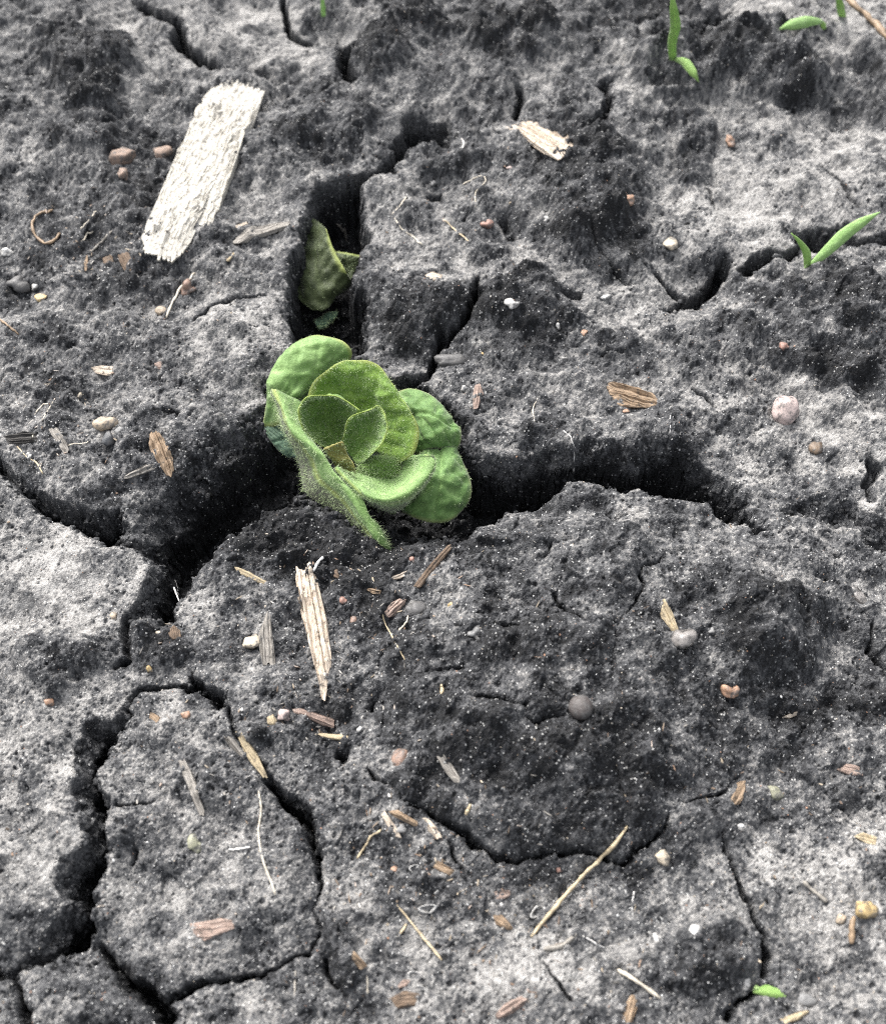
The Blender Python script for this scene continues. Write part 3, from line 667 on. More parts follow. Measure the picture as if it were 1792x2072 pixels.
def chip(name, c_, r_, pts, thick, wood, label, cat='wood chip', tilt=0.0, fray=.05, bend=.0, group=None, ridge=.17):
    """a splinter: fibres side by side, each with its own height and ragged ends, one closed body"""
    uv = tile(c_, r_, pts); P, c, n = frame_on(uv); th = thick * .001
    c = c + n * (th * .35)
    Q = onto(uv, c, n) - c
    e1 = np.linalg.svd(Q, full_matrices=False)[2][0]; e1 /= np.linalg.norm(e1); e2 = np.cross(n, e1)
    ts = np.stack([Q @ e1, Q @ e2], -1); c0 = ts.mean(0)
    L = np.ptp(ts[:, 0]); W = np.ptp(ts[:, 1]); s0, s1 = ts[:, 1].min(), ts[:, 1].max()
    m = int(np.clip(W / .00016, 7, 60)); k = int(np.clip(L / .0006, 7, 34))
    ss = np.linspace(s0 + W * .03, s1 - W * .03, m)
    rg = [inside_range(ts, s) for s in ss]; good = [q for q in rg if q]
    rg = [q or good[0] for q in rg]
    sd = int(abs(uv.sum())) % 9999; r = np.random.default_rng(sd)
    fib = r.normal(0, 1, m)
    for i in range(1, m):
        if r.random() < .45: fib[i] = fib[i - 1]
    hs_ = r.normal(0, ridge, m) * th; hs_ = np.where(np.roll(fib, 1) == fib, np.roll(hs_, 1), hs_)
    gt, gs = np.meshgrid(np.linspace(ts[:, 0].min(), ts[:, 0].max(), 14), np.linspace(s0, s1, 7))
    gp = c + gt.reshape(-1, 1) * e1 + gs.reshape(-1, 1) * e2
    inn = np.array([(lambda q: q is not None and q[0] <= a <= q[1])(inside_range(ts, b)) for a, b in zip(gt.ravel(), gs.ravel())])
    gap = (height(gp[:, 0], gp[:, 1]) - gp[:, 2])[inn] if inn.any() else np.zeros(1)
    c = c + n * (np.percentile(gap, 75) + .00015)
    top = np.zeros((m, k, 3)); bot = np.zeros((m, k, 3)); fa = np.zeros((m, k, 3))
    jit0 = r.random(m) * fray * L; jit1 = r.random(m) * fray * L
    for i in range(m):
        if i and fib[i] == fib[i - 1]: jit0[i], jit1[i] = jit0[i - 1], jit1[i - 1]
        a, b = rg[i]; a += jit0[i]; b -= jit1[i]
        if b < a: a = b = (a + b) / 2
        t = np.linspace(a, b, k); s = ss[i] + vn(t, np.full(k, ss[i]), .002, sd) * W * .05
        q = (i / (m - 1) - .5) * 2
        crown = th * (.5 * (1 - .8 * abs(q) ** 3)) + hs_[i] + vn(t + .1, np.full(k, ss[i]), .0011, sd + 3) * th * .35
        endt = np.minimum(1, .25 + 2.2 * np.minimum(np.arange(k), np.arange(k)[::-1]) / k * 2)
        bow = bend * .001 * (1 - ((t - c0[0]) / (L / 2 + 1e-9)) ** 2) + tilt * (t - c0[0])
        base = c + t[:, None] * e1 + s[:, None] * e2 + bow[:, None] * n
        hh = height(base[:, 0], base[:, 1]) + .0002 - base[:, 2]; hh = np.maximum(hh, 0); hh = np.maximum(hh, np.convolve(np.pad(hh, 2, 'edge'), np.full(5, .2), 'valid')); base[:, 2] += hh
        top[i] = base + (crown * endt)[:, None] * n; bot[i] = base - (th * .5 * endt)[:, None] * n
        fa[i] = np.stack([ss[i] + 0 * t, t, np.full(k, sd * .01)], -1)
    V = np.concatenate([top.reshape(-1, 3), bot.reshape(-1, 3)]); ix = np.arange(m * k).reshape(m, k); o_ = m * k
    F = [np.stack([ix[:-1, :-1], ix[1:, :-1], ix[1:, 1:], ix[:-1, 1:]], -1).reshape(-1, 4)]
    F.append(F[0][:, ::-1] + o_)
    for ring in (ix[0], ix[-1][::-1], ix[:, -1], ix[::-1, 0]):
        F.append(np.stack([ring[:-1], ring[1:], ring[1:] + o_, ring[:-1] + o_], -1))
    F = np.concatenate(F)
    if np.dot(np.cross(e1, e2), n) > 0: F = F[:, ::-1]
    o = mesh_np(name, V, F, WOOD[wood], None, {'fib': np.concatenate([fa.reshape(-1, 3), fa.reshape(-1, 3) + .003])}, smooth=False)
    local(o, c); return tag(o, label, cat, group)

ICO = None
def ico(sub):
    import bmesh
    bm = bmesh.new(); bmesh.ops.create_icosphere(bm, subdivisions=sub, radius=1.0)
    V = np.array([v.co[:] for v in bm.verts]); F = np.array([[v.index for v in f.verts] for f in bm.faces]); bm.free(); return V, F
ICO3 = ico(3)
def pebble(c_, r_, x, y, rx, ry, col, label, name='pebble', cat='pebble', ang=0.0, rough=.6, sink=.42, group=None, shape='round'):
    uv = tile(c_, r_, [(x, y + ry * .35)]); p = surf(uv)[0]; s = px_size(*uv[0]) * .36
    V = ICO3[0].copy(); sd = int(x * 7 + y) % 9999
    d = vn(V[:, 0] * .9 + sd, V[:, 1] * .9 + V[:, 2] * .7, .8, sd) * 1.3 + vn(V[:, 2] * .9 + sd, V[:, 0] * .9 - V[:, 1] * .7, .5, sd + 1) * .8
    V = V * (1 + rough * d)[:, None]
    if shape == 'angular':      # flat broken faces
        rr = np.random.default_rng(sd)
        for _ in range(9):
            nn = rr.normal(0, 1, 3); nn /= np.linalg.norm(nn); h = V @ nn; lim = rr.uniform(.55, .8)
            V = V - np.maximum(h - lim, 0)[:, None] * nn * .92
    ca_, sa_ = math.cos(ang), math.sin(ang)
    X = V[:, 0] * rx * s; Y = V[:, 1] * ry * s * 1.05; Z = V[:, 2] * .8 * min(rx, ry) * s
    V = np.stack([X * ca_ - Y * sa_, X * sa_ + Y * ca_, Z], -1)
    zc = min(rx, ry) * s * .8 * (1 - 2 * sink) + .0001
    o = mesh_np(name, V, ICO3[1], STONE[col]); o.location = p + np.array([0, 0, zc])
    return tag(o, label, cat, group)

def tube(name, P, rad, mat, parent=None, sides=6):
    P = np.asarray(P, float); n = len(P); T = np.gradient(P, axis=0); T /= np.linalg.norm(T, axis=1)[:, None] + 1e-12
    up = np.array([.12, .2, 1.0]); A = np.cross(T, up); A /= np.linalg.norm(A, axis=1)[:, None] + 1e-12; Bv = np.cross(A, T)
    rad = np.broadcast_to(np.asarray(rad, float), (n,))
    a = np.linspace(0, 2 * math.pi, sides, endpoint=False)
    V = P[:, None, :] + rad[:, None, None] * (np.cos(a)[None, :, None] * A[:, None, :] + np.sin(a)[None, :, None] * Bv[:, None, :])
    V = V.reshape(-1, 3); F = []
    for i in range(n - 1):
        for j in range(sides):
            k = (j + 1) % sides; F.append((i * sides + j, i * sides + k, (i + 1) * sides + k, (i + 1) * sides + j))
    V = np.concatenate([V, P[:1], P[-1:]]); e = n * sides
    for j in range(sides):
        k = (j + 1) % sides; F.append((e, k, j, j)); F.append((e + 1, (n - 1) * sides + j, (n - 1) * sides + k, (n - 1) * sides + k))
    q = [f for f in F if f[2] != f[3]]; t = [f[:3] for f in F if f[2] == f[3]]
    me = bpy.data.meshes.new(name); me.from_pydata(V.tolist(), [], q + t); me.materials.append(mat)
    me.polygons.foreach_set('use_smooth', np.ones(len(q) + len(t), bool))
    o = bpy.data.objects.new(name, me); COL.objects.link(o)
    if parent: o.parent = parent
    return o
def smooth_path(P, n):
    P = np.asarray(P, float); t = np.r_[0, np.cumsum(np.linalg.norm(np.diff(P, axis=0), axis=1))]; t /= t[-1]
    k = np.linspace(0, 1, n); out = np.zeros((n, P.shape[1]))
    E = np.vstack([2 * P[0] - P[1], P, 2 * P[-1] - P[-2]])
    for i, q in enumerate(k):
        j = min(np.searchsorted(t, q, 'right') - 1, len(P) - 2); f = (q - t[j]) / (t[j + 1] - t[j] + 1e-12)
        a, b, c, d = E[j], E[j + 1], E[j + 2], E[j + 3]
        out[i] = .5 * (2 * b + (c - a) * f + (2 * a - 5 * b + 4 * c - d) * f * f + (3 * b - 3 * c + d - a) * f ** 3)
    return out
def fibre(name, c_, r_, pts, rad, col, label, cat, arch=.0, group=None):
    uv = smooth_path(tile(c_, r_, pts), max(8, 4 * len(pts))); P = surf(uv)
    z = P[:, 2].copy()
    for _ in range(3): z = np.maximum(z, np.convolve(np.pad(z, 1, 'edge'), [.25, .5, .25], 'valid'))
    n = len(z); lift = z - P[:, 2]
    P[:, 2] = z + rad * .001 * .9 + .00015 + arch * .001 * np.sin(np.linspace(0, math.pi, n))
    r = np.random.default_rng(int(abs(uv.sum())) % 999)
    rr = rad * .001 * (1 + .25 * r.normal(0, 1, n).clip(-1, 1)) * np.r_[.7, np.ones(n - 2), .55]
    o = tube(name, P, rr, FIB[col]); local(o, P[0]); return tag(o, label, cat, group)

def patch(name, uv, zmm, nu, nv, mat, parent=None, thick=.0004, ripple=.00018, veins=7, edge=None, outer=None, seed=1, origin=None):
    """leaf blade: control rows (base to tip) of photo points with their own height, smoothed, given veins and thickness"""
    uv = np.asarray(uv, float); zz = np.asarray(zmm, float) * .001
    C = at_z(uv[..., 0], uv[..., 1], zz); a, b = C.shape[:2]
    G = np.stack([smooth_path(C[i], nu) if True else 0 for i in range(a)])                 # a x nu
    G = np.stack([smooth_path(G[:, j], nv) for j in range(nu)], 1)                           # nv x nu
    s = np.linspace(0, 1, nu)[None, :].repeat(nv, 0); t = np.linspace(0, 1, nv)[:, None].repeat(nu, 1)
    gx = np.gradient(G, axis=1); gy = np.gradient(G, axis=0); N = np.cross(gx, gy); N /= np.linalg.norm(N, axis=2)[..., None] + 1e-12
    if N[..., 2].mean() < 0: N = -N; flip = True
    else: flip = False
    ph = t * veins - abs(s - .5) * 3.0
    side = np.exp(-((ph - np.round(ph)) / .13) ** 2) * (1 - np.exp(-((s - .5) / .06) ** 2)); mid = np.exp(-((s - .5) / .035) ** 2)
    vein = np.maximum(.6 * side, mid)
    x, y = G[..., 0] + seed * .01, G[..., 1] + G[..., 2]
    bump = -ripple * 2.2 * vein + ripple * 4.6 * fbm(x, y, .0035, 400 + seed, 2) + ripple * 1.2 * fbm(x, y, .0012, 410 + seed, 2)
    marg = np.minimum(np.minimum(s, 1 - s), 1 - t)
    wav = ripple * 1.8 * np.sin(t * 6 + s * 5 + seed) * np.exp(-marg / .15)
    bump = bump * sstep(0, .14, marg)
    G = G + N * (bump + wav)[..., None]
    if edge is not None: marg = edge(s, t)
    under = outer(s, t) if outer is not None else 0 * s
    A = np.stack([marg, under, vein], -1).reshape(-1, 3)
    taper = np.clip(.35 + marg / .08, .35, 1)[..., None]
    V = np.concatenate([(G + N * thick * .5 * taper).reshape(-1, 3), (G - N * thick * .5 * taper).reshape(-1, 3)])
    ix = np.arange(nu * nv).reshape(nv, nu); o_ = nu * nv
    F = np.stack([ix[:-1, :-1], ix[:-1, 1:], ix[1:, 1:], ix[1:, :-1]], -1).reshape(-1, 4)
    if flip: F = F[:, ::-1]
    FF = [F, F[:, ::-1] + o_]
    for ring in (ix[0][::-1], ix[-1], ix[::-1, -1], ix[:, 0]):
        q = np.stack([ring[:-1], ring[1:], ring[1:] + o_, ring[:-1] + o_], -1); FF.append(q[:, ::-1] if flip else q)
    o = mesh_np(name, V, np.concatenate(FF), mat, parent, {'leaf': np.concatenate([A, A])})
    return o, G, N, under
def fuzz(parent, G, N, n, length, seed, both=0.0, weight=None, rad=.000036, droop=.35):
    """fine curved hairs standing on a leaf: uncountable, one part"""
    n = int(n * .62); r = np.random.default_rng(seed); nv, nu = G.shape[:2]
    i = r.uniform(0, nv - 1.01, n); j = r.uniform(0, nu - 1.01, n)
    if weight is not None:
        w_ = weight[i.astype(int), j.astype(int)]; k = r.random(n) < w_; i, j = i[k], j[k]; n = len(i)
    i0, j0 = i.astype(int), j.astype(int); fi, fj = (i - i0)[:, None], (j - j0)[:, None]
    P = G[i0, j0] * (1 - fi) * (1 - fj) + G[i0 + 1, j0] * fi * (1 - fj) + G[i0, j0 + 1] * (1 - fi) * fj + G[i0 + 1, j0 + 1] * fi * fj
    D = N[i0, j0] * np.where(r.random(n) < both, -1, 1)[:, None]
    D = D + r.normal(0, .45, (n, 3)); D /= np.linalg.norm(D, axis=1)[:, None]
    Bd = r.normal(0, 1, (n, 3)); Bd[:, 2] -= .3; Bd -= (Bd * D).sum(1)[:, None] * D; Bd /= np.linalg.norm(Bd, axis=1)[:, None] + 1e-9
    Ls = length * .0014 * r.uniform(.5, 1.3, n)
    A = np.cross(D, Bd); seg = 3; V = []
    for k in range(seg):
        t = k / (seg - 1)
        c = P + D * (Ls * t * (1 - .25 * t))[:, None] + Bd * (Ls * droop * 1.6 * t * t)[:, None]
        rr = rad * (1 - .75 * t)
        for a in (0, 2.094, 4.189): V.append(c + rr * (math.cos(a) * A + math.sin(a) * Bd))
    V = np.stack(V, 1).reshape(-1, 3); F = []
    for k in range(seg - 1):
        for a in range(3):
            b = (a + 1) % 3; F.append((k * 3 + a, k * 3 + b, k * 3 + 3 + b, k * 3 + 3 + a))
    F = (np.array(F)[None] + (np.arange(n) * seg * 3)[:, None, None]).reshape(-1, 4)
    o = mesh_np('leaf_hairs', V, F, HAIR, parent); o['kind'] = 'stuff'; return o

# ------------------------------------------------------------------ THE POTATO SPROUT
def Z(rows): return np.stack([[(501.8 + .28 * x, 645.1 + .28 * y) for x, y in r] for r in rows])
def make_sprout():
    root = empty('potato_sprout', at_z(725., 930., -.012)); tag(root, 'green hairy potato sprout with a leaf rosette rising from the crack', 'sprout')
    bpy.context.view_layer.update()
    inv = root.matrix_world.inverted()
    def leaf(rows, z, mat, hairs, hl, seed, hw=None, label=None, both=0.0, **kw):
        o, G, N, und = patch('leaf', Z(rows), z, 44, 44, LEAF[mat], None, seed=seed, **kw)
        o.parent = root; o.matrix_parent_inverse = inv
        if label: o['label'] = label
        if hairs:
            h = fuzz(o, G, N, hairs, hl, seed, weight=hw(und) if hw else None, both=both)
        return o
    leaf([[(700,330),(600,420),(480,520),(430,560),(400,590)],[(747,235),(560,270),(390,480),(330,560),(300,640)],[(660,145),(450,200),(290,430),(220,570),(220,760)],
          [(500,110),(330,210),(200,410),(150,570),(150,785)],[(380,160),(230,310),(142,440),(130,600),(98,780)]],
         [[4,5,4,3,2],[8,9,7,6,3],[10,11,9,6,1],[9,10.5,8.5,5,-1],[7,8,6,4,-2]], 'pale', 1500, .4, 1, veins=4, ripple=.00022, thick=.0005)
    leaf([[(230,730),(300,790),(350,870),(400,960)],[(170,745),(225,830),(290,910),(370,1010)],[(100,782),(150,870),(210,950),(290,1000)]],
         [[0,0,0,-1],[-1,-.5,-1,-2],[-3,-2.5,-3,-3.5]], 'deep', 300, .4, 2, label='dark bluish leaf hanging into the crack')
    leaf([[(440,640),(600,800),(850,900),(1000,1000),(1100,1040)],[(428,565),(620,620),(850,720),(1020,850),(1190,985)],[(480,450),(650,480),(850,560),(1030,690),(1226,850)],
          [(600,350),(710,380),(870,420),(1020,540),(1200,715)],[(715,303),(780,298),(870,306),(970,362),(1090,560)]],
         [[4,2,1,2,3],[6,5,4,5,6],[9,8,8,8,9],[12,12,12,12,11],[13,14,14.5,14,12]], 'mid', 5200, .55, 3, veins=5, ripple=.0002)
    leaf([[(1060,520),(1100,650),(1180,800),(1200,900),(1220,980)],[(1160,493),(1200,600),(1260,740),(1290,880),(1290,960)],[(1275,540),(1310,640),(1370,750),(1390,880),(1380,945)],
          [(1395,635),(1430,690),(1460,780),(1470,890),(1460,940)],[(1480,720),(1520,760),(1540,790),(1528,860),(1500,930)]],
         [[3,4,4,3,2],[5,7,7,5,3],[6,7.5,7.5,5,2.5],[5,6,6,4,2],[3.5,4,4,3,1]], 'right', 1000, .4, 4, veins=4, ripple=.0003)
    leaf([[(1220,960),(1300,950),(1400,940),(1470,935),(1512,926)],[(1180,1080),(1280,1050),(1400,1040),(1490,1030),(1562,1025)],[(1130,1220),(1260,1190),(1400,1170),(1510,1160),(1594,1160)],
          [(1100,1340),(1230,1320),(1390,1300),(1500,1290),(1599,1285)],[(1090,1400),(1200,1440),(1350,1470),(1460,1450),(1562,1372)]],
         [[2,3,3,2.5,1],[2,4,4.5,3.5,1],[0,3,4,3,0],[-2,1,2,1,-1],[-4,-2,-2,-2,-3]], 'right', 1100, .45, 5, veins=4, ripple=.0003)
    leaf([[(560,935),(600,930),(640,920),(680,900),(700,870)],[(470,890),(540,830),(600,790),(670,770),(720,760)],[(400,810),(470,740),(560,680),(660,670),(770,700)],
          [(372,680),(420,600),(540,570),(660,590),(800,685)],[(382,600),(440,556),(550,541),(660,560),(800,665)]],
         [[3,2,2,2,3],[5,3.5,3,3.5,5],[8,6,5,6,8],[11,9.5,9,9,10],[12,12.5,12.5,12,11]], 'inner', 3000, .6, 6, veins=5)
    leaf([[(680,900),(720,960),(770,1040),(800,1045),(830,1030)],[(690,830),(740,880),(800,930),(850,960),(900,985)],[(720,740),(780,770),(840,800),(910,850),(960,920)],
          [(790,690),(840,690),(890,710),(950,760),(998,810)],[(840,665),(890,640),(932,622),(965,650),(992,720)]],
         [[3.5,3,2.5,3,3.5],[6.5,4.5,4,4.5,6.5],[9.5,7.5,7,7.5,9.5],[11.5,10.5,10,10.5,11.5],[12.5,13,13.5,13,12.5]], 'inner', 2600, .6, 7, veins=5)
    leaf([[(640,1060),(690,1085),(730,1100),(782,1118)],[(575,990),(640,1010),(700,1020),(772,1060)],[(550,945),(610,950),(670,960),(735,1010)],[(546,932),(610,916),(660,925),(712,975)],[(556,930),(630,912),(684,900),(700,940)]],
         [[5,5,5,5],[7,7.2,7.4,7],[8.5,8.2,8.8,8],[9,9.6,9.4,8.6],[9.4,10.2,10.8,9.2]], 'yellow', 500, .5, 8, label='small yellowish bract in the heart of the rosette')
    # young fuzzy heart of the rosette
    leaf([[(760,1130),(830,1150),(930,1160),(1040,1150),(1120,1110)],[(790,1080),(850,1060),(950,1060),(1050,1060),(1130,1060)],[(820,1040),(880,1000),(960,980),(1060,1000),(1130,1010)]],
         [[.5,1,1,1,1],[2,3,3.2,2.8,2],[3,3,3,3,2]], 'inner', 2200, .8, 9)
    # boat-shaped front leaf
    rows = [[(680,1090),(660,1085),(640,1070),(630,1090),(640,1120)],[(820,1110),(800,1150),(770,1190),(740,1200),(760,1240)],[(930,1130),(920,1190),(890,1260),(870,1290),(860,1330)],
            [(1020,1150),(1020,1220),(1010,1270),(1020,1318),(980,1390)],[(1090,1120),(1120,1170),(1140,1210),(1170,1265),(1080,1390)],[(1120,1060),(1180,1090),(1230,1110),(1300,1150),(1180,1300)],
            [(1130,1010),(1190,1030),(1250,1010),(1352,1040),(1300,1160)],[(1130,990),(1180,990),(1240,985),(1310,975),(1347,1010)]]
    zz = [[2,4,7,7,5],[1,3.5,7,7,4],[.5,3,7,7.5,2],[.5,3,7,7.5,1],[1,3.5,7.5,8,1],[2,4,8,8.5,3],[3,5,8.5,9,5],[4,6,8.5,9.5,8]]
    leaf(rows, zz, 'pale', 5200, .65, 10, veins=2, ripple=.0001, edge=lambda s, t: abs(s - .74) * 1.2 + .012, outer=lambda s, t: sstep(.78, .9, s) * .8)
    # long front leaf seen along its margin, hairy purplish outside
    rows = [[(205,650),(195,590),(176,503),(300,560),(385,600)],[(255,790),(275,780),(300,770),(350,740),(395,760)],[(345,960),(380,930),(440,910),(470,905),(500,920)],
            [(385,1090),(450,1050),(550,1010),(570,1020),(585,1045)],[(430,1260),(510,1190),(620,1130),(640,1140),(650,1170)],[(560,1345),(630,1300),(710,1240),(740,1235),(790,1270)],
            [(700,1460),(750,1420),(790,1370),(815,1340),(835,1320)],[(830,1600),(860,1560),(880,1510),(890,1450),(880,1420)],[(910,1680),(930,1650),(945,1610),(950,1560),(950,1510)],
            [(990,1702),(1000,1695),(1010,1685),(1022,1670),(1017,1640)]]
    zz = [[3,6,9,7,5],[2,5,9,7,5],[0,4,8.5,8,6],[-2,3,8,7.5,6],[-3,2,7,7,6],[-3,1.5,6,6,5.5],[-3,1,5,5,5],[-3,0,3,3.5,4],[-3,-1,1,1.5,2],[-3,-2.5,-2,-2,-1.5]]
    leaf(rows, zz, 'pale', 6500, 1.0, 11, veins=2, ripple=.00012, edge=lambda s, t: abs(s - .5) * .55, outer=lambda s, t: sstep(.5, .36, s) * .9, label='long front leaf with a purplish hairy outside',
         hw=lambda u: .35 + .65 * u)
    st = smooth_path(np.array([at_z(720., 905., .002), at_z(730., 925., -.004), at_z(728., 950., -.012), at_z(735., 960., -.024)]), 14)
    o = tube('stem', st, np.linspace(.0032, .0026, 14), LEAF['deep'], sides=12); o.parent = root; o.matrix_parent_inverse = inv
make_sprout()

def T(c_, r_, rows): return np.stack([tile(c_, r_, r) for r in rows])
def make_crack_leaf():
    g0 = surf(tile(1, 0, [(250, 1650)]))[0]
    root = empty('wilted_leaf', g0); tag(root, 'dull olive leaf with a bright folded margin sunk inside the open crack', 'leaf')
    bpy.context.view_layer.update(); inv = root.matrix_world.inverted()
    def lf(rows, z, mat, seed, name='blade', **kw):
        o, G, N, u = patch(name, T(1, 0, rows), z, 30, 30, LEAF[mat], None, seed=seed, **kw); o.parent = root; o.matrix_parent_inverse = inv; fuzz(o, G, N, 500, .5, seed + 40); return o
    lf([[(170,1740),(210,1745),(270,1710),(345,1620)],[(60,1650),(140,1650),(250,1630),(375,1575)],[(40,1500),(120,1500),(225,1500),(345,1515)],[(110,1370),(150,1370),(210,1380),(275,1400)],[(150,1220),(165,1225),(200,1250),(245,1290)]],
       [[-10,-9.5,-9.5,-10],[-9.5,-8,-7.5,-8],[-8,-6,-5,-4.5],[-6,-4.5,-3.5,-2.5],[-3,-2.5,-2,-1.5]], 'dry', 21, veins=6, ripple=.0003, edge=lambda s, t: (1 - s) * .45 + .1 * (t < .3))
    lf([[(335,1510),(345,1540),(380,1575)],[(300,1460),(350,1480),(400,1520)],[(280,1410),(360,1420),(440,1440)]],[[-7,-7.5,-8],[-6,-6,-7],[-5,-4.5,-6]], 'dry', 22, veins=3, edge=lambda s, t: (1 - t) * .5)
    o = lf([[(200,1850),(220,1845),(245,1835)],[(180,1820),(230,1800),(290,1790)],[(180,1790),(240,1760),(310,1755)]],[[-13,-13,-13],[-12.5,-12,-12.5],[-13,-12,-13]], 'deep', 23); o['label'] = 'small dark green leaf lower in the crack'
make_crack_leaf()

# ------------------------------------------------------------------ grass seedlings
def blade(root, inv, uv, zmm, wpx, mat, name='blade', seed=1):
    uv = np.asarray(uv, float); pu = smooth_path(np.c_[uv, zmm], 16)
    C = at_z(pu[:, 0], pu[:, 1], pu[:, 2] * .001)
    ww = np.interp(np.linspace(0, 1, 16), np.linspace(0, 1, len(wpx)), wpx) * px_size(uv[0, 0], uv[0, 1]) * .5
    tn = np.gradient(C, axis=0); view = C - CAM; S = np.cross(tn, view); S /= np.linalg.norm(S, axis=1)[:, None]
    S[:, 2] += .25 * np.linspace(0, 1, 16); S /= np.linalg.norm(S, axis=1)[:, None]
    fold = np.cross(S, tn); fold /= np.linalg.norm(fold, axis=1)[:, None] + 1e-12
    q = np.linspace(-1, 1, 7)
    G = C[:, None] + S[:, None] * (ww[:, None] * q[None])[..., None] + fold[:, None] * (ww[:, None] * .45 * (np.abs(q)[None] ** 1.5))[..., None]
    gx = np.gradient(G, axis=1); gy = np.gradient(G, axis=0); N = np.cross(gx, gy); N /= np.linalg.norm(N, axis=2)[..., None] + 1e-12
    V = np.concatenate([(G + N * .00007).reshape(-1, 3), (G - N * .00007).reshape(-1, 3)]); ix = np.arange(16 * 7).reshape(16, 7); o_ = 112
    F = np.stack([ix[:-1, :-1], ix[:-1, 1:], ix[1:, 1:], ix[1:, :-1]], -1).reshape(-1, 4); FF = [F, F[:, ::-1] + o_]
    for ring in (ix[0][::-1], ix[-1], ix[::-1, -1], ix[:, 0]): FF.append(np.stack([ring[:-1], ring[1:], ring[1:] + o_, ring[:-1] + o_], -1))
    A = np.stack([np.full((16, 7), .5), np.zeros((16, 7)), np.exp(-(q[None] / .15) ** 2).repeat(16, 0)], -1).reshape(-1, 3)
    o = mesh_np(name, V, np.concatenate(FF), mat, root, {'leaf': np.concatenate([A, A])}); o.matrix_parent_inverse = inv; return o
def seedling(base_uv, blades, label, mat='grass'):
    g = surf([base_uv])[0]; root = empty('grass_seedling', g); tag(root, label, 'seedling', 'grass seedlings'); bpy.context.view_layer.update(); inv = root.matrix_world.inverted()
    b = g[2] * 1000
    for uv, z, wd, m in blades: blade(root, inv, uv, np.asarray(z, float) + b, wd, LEAF[m])
    st = tube('stem', np.array([g - [0, 0, .003], g + [0, 0, .0003], g + [0, .0002, .0012]]), [.0004, .0005, .0004], LEAF['palegrass'], sides=8); st.parent = root; st.matrix_parent_inverse = inv
    del root['group']
t20 = lambda p: tile(2, 0, p)
seedling(t20([(1340,1510)])[0], [(t20([(1350,1510),(1345,1420),(1300,1350),(1258,1310)]), [0,4,7,8.5], [12,16,9,1], 'grass'),
         (t20([(1355,1505),(1450,1420),(1570,1310),(1690,1230),(1760,1190)]), [0,4,8,11,12], [9,20,26,20,1], 'palegrass')], 'bright green two-bladed grass seedling beside the open side crack')
seedling(t20([(595,340)])[0], [(t20([(595,340),(590,240),(608,150),(600,60),(590,-40)]), [0,6,12,18,22], [14,17,20,15,4], 'grass'),
         (t20([(600,330),(660,350),(710,410),(740,460)]), [0,4,4,2], [6,18,15,1], 'grass')], 'tall thin green grass seedling with one short blade drooping over a soil lump')
seedling(t20([(1440,160)])[0], [(t20([(1440,165),(1438,140),(1430,115)]), [0,1,2], [10,12,4], 'grass'), (t20([(1435,120),(1350,120),(1250,140),(1190,165)]), [3,5,6,4], [8,22,20,2], 'palegrass')], 'pale silvery grass seedling with a horizontal blade')
seedling(t20([(1550,100)])[0], [(t20([(1550,110),(1535,40),(1520,-40)]), [0,6,12], [14,15,6], 'grass')], 'yellow-green grass shoot beside the split straw stalk')
seedling(tile(1, 0, [(225,90)])[0], [(tile(1, 0, [(225,95),(222,40),(215,-40)]), [0,4,9], [9,9,4], 'palegrass')], 'tiny pale grass shoot beside a rough dark soil lump')
seedling(tile(2, 2, [(1050,1750)])[0], [(tile(2, 2, [(1045,1755),(1110,1750),(1180,1770),(1250,1790)]), [.6,1.6,1.6,1.0], [3,24,22,1], 'grass')], 'short lone green grass blade poking out of a hairline crack')

# ------------------------------------------------------------------ wood chips, bark and splinters
chip('wood_chip',0,0,[(1190,490),(1260,470),(1330,440),(1410,470),(1490,510),(1450,620),(1400,700),(1370,800),(1340,900),(1310,990),(1280,1080),(1240,1150),(1200,1270),(1150,1310),(1090,1320),(1060,1400),(1020,1460),(950,1490),(850,1480),(800,1450),(780,1380),(830,1280),(880,1180),(960,960),(1040,750),(1110,600)],2.0,'white','large bleached white wood chip with a frayed fibrous end',fray=.04,ridge=.03)
chip('wood_chip',1,0,[(1235,700),(1290,690),(1330,680),(1430,700),(1530,750),(1640,800),(1600,850),(1550,885),(1450,820),(1350,770)],1.4,'cream','cream wood chip with pale top lying beyond the wide crack')
chip('bark_piece',0,1,[(840,530),(860,510),(890,515),(940,580),(975,660),(980,740),(965,782),(940,770),(890,700),(850,640),(832,590)],1.2,'tan','pointed warm brown bark piece near the edge of the crack','bark')
chip('wood_splinter',0,1,[(690,775),(720,750),(850,690),(890,705),(870,730),(760,770),(705,785)],.7,'grey','grey brown splinter touching the pointed brown bark piece','splinter')
chip('wood_chip',1,1,[(70,1275),(110,1280),(155,1252),(190,1350),(215,1450),(245,1570),(262,1700),(275,1850),(255,1960),(245,2050),(225,2050),(200,1900),(160,1780),(130,1640),(85,1480),(68,1350)],1.5,'cream','long tapering straw-coloured wood chip in front of the green sprout',fray=.04)
chip('wood_chip',0,1,[(1500,1510),(1520,1520),(1530,1650),(1550,1840),(1520,1830),(1480,1840),(1460,1750),(1455,1640),(1480,1590)],.8,'grey','narrow weathered grey wood chip beside a cream pebble')
chip('wood_splinter',0,1,[(1305,1268),(1340,1275),(1430,1320),(1505,1360),(1490,1378),(1420,1345),(1330,1300)],.7,'straw','short straw splinter at the edge of the crumbly dark soil','splinter')
chip('bark_piece',1,1,[(565,1530),(600,1480),(650,1450),(690,1455),(680,1490),(620,1555),(585,1562)],.9,'pink','small rolled brown bark bit beside a thin rootlet','bark')
chip('wood_splinter',1,1,[(720,1405),(760,1350),(830,1270),(900,1190),(930,1150),(960,1165),(900,1240),(820,1340),(770,1400)],.9,'brown','dark brown splinter lying against the lip of the deep crack','splinter')
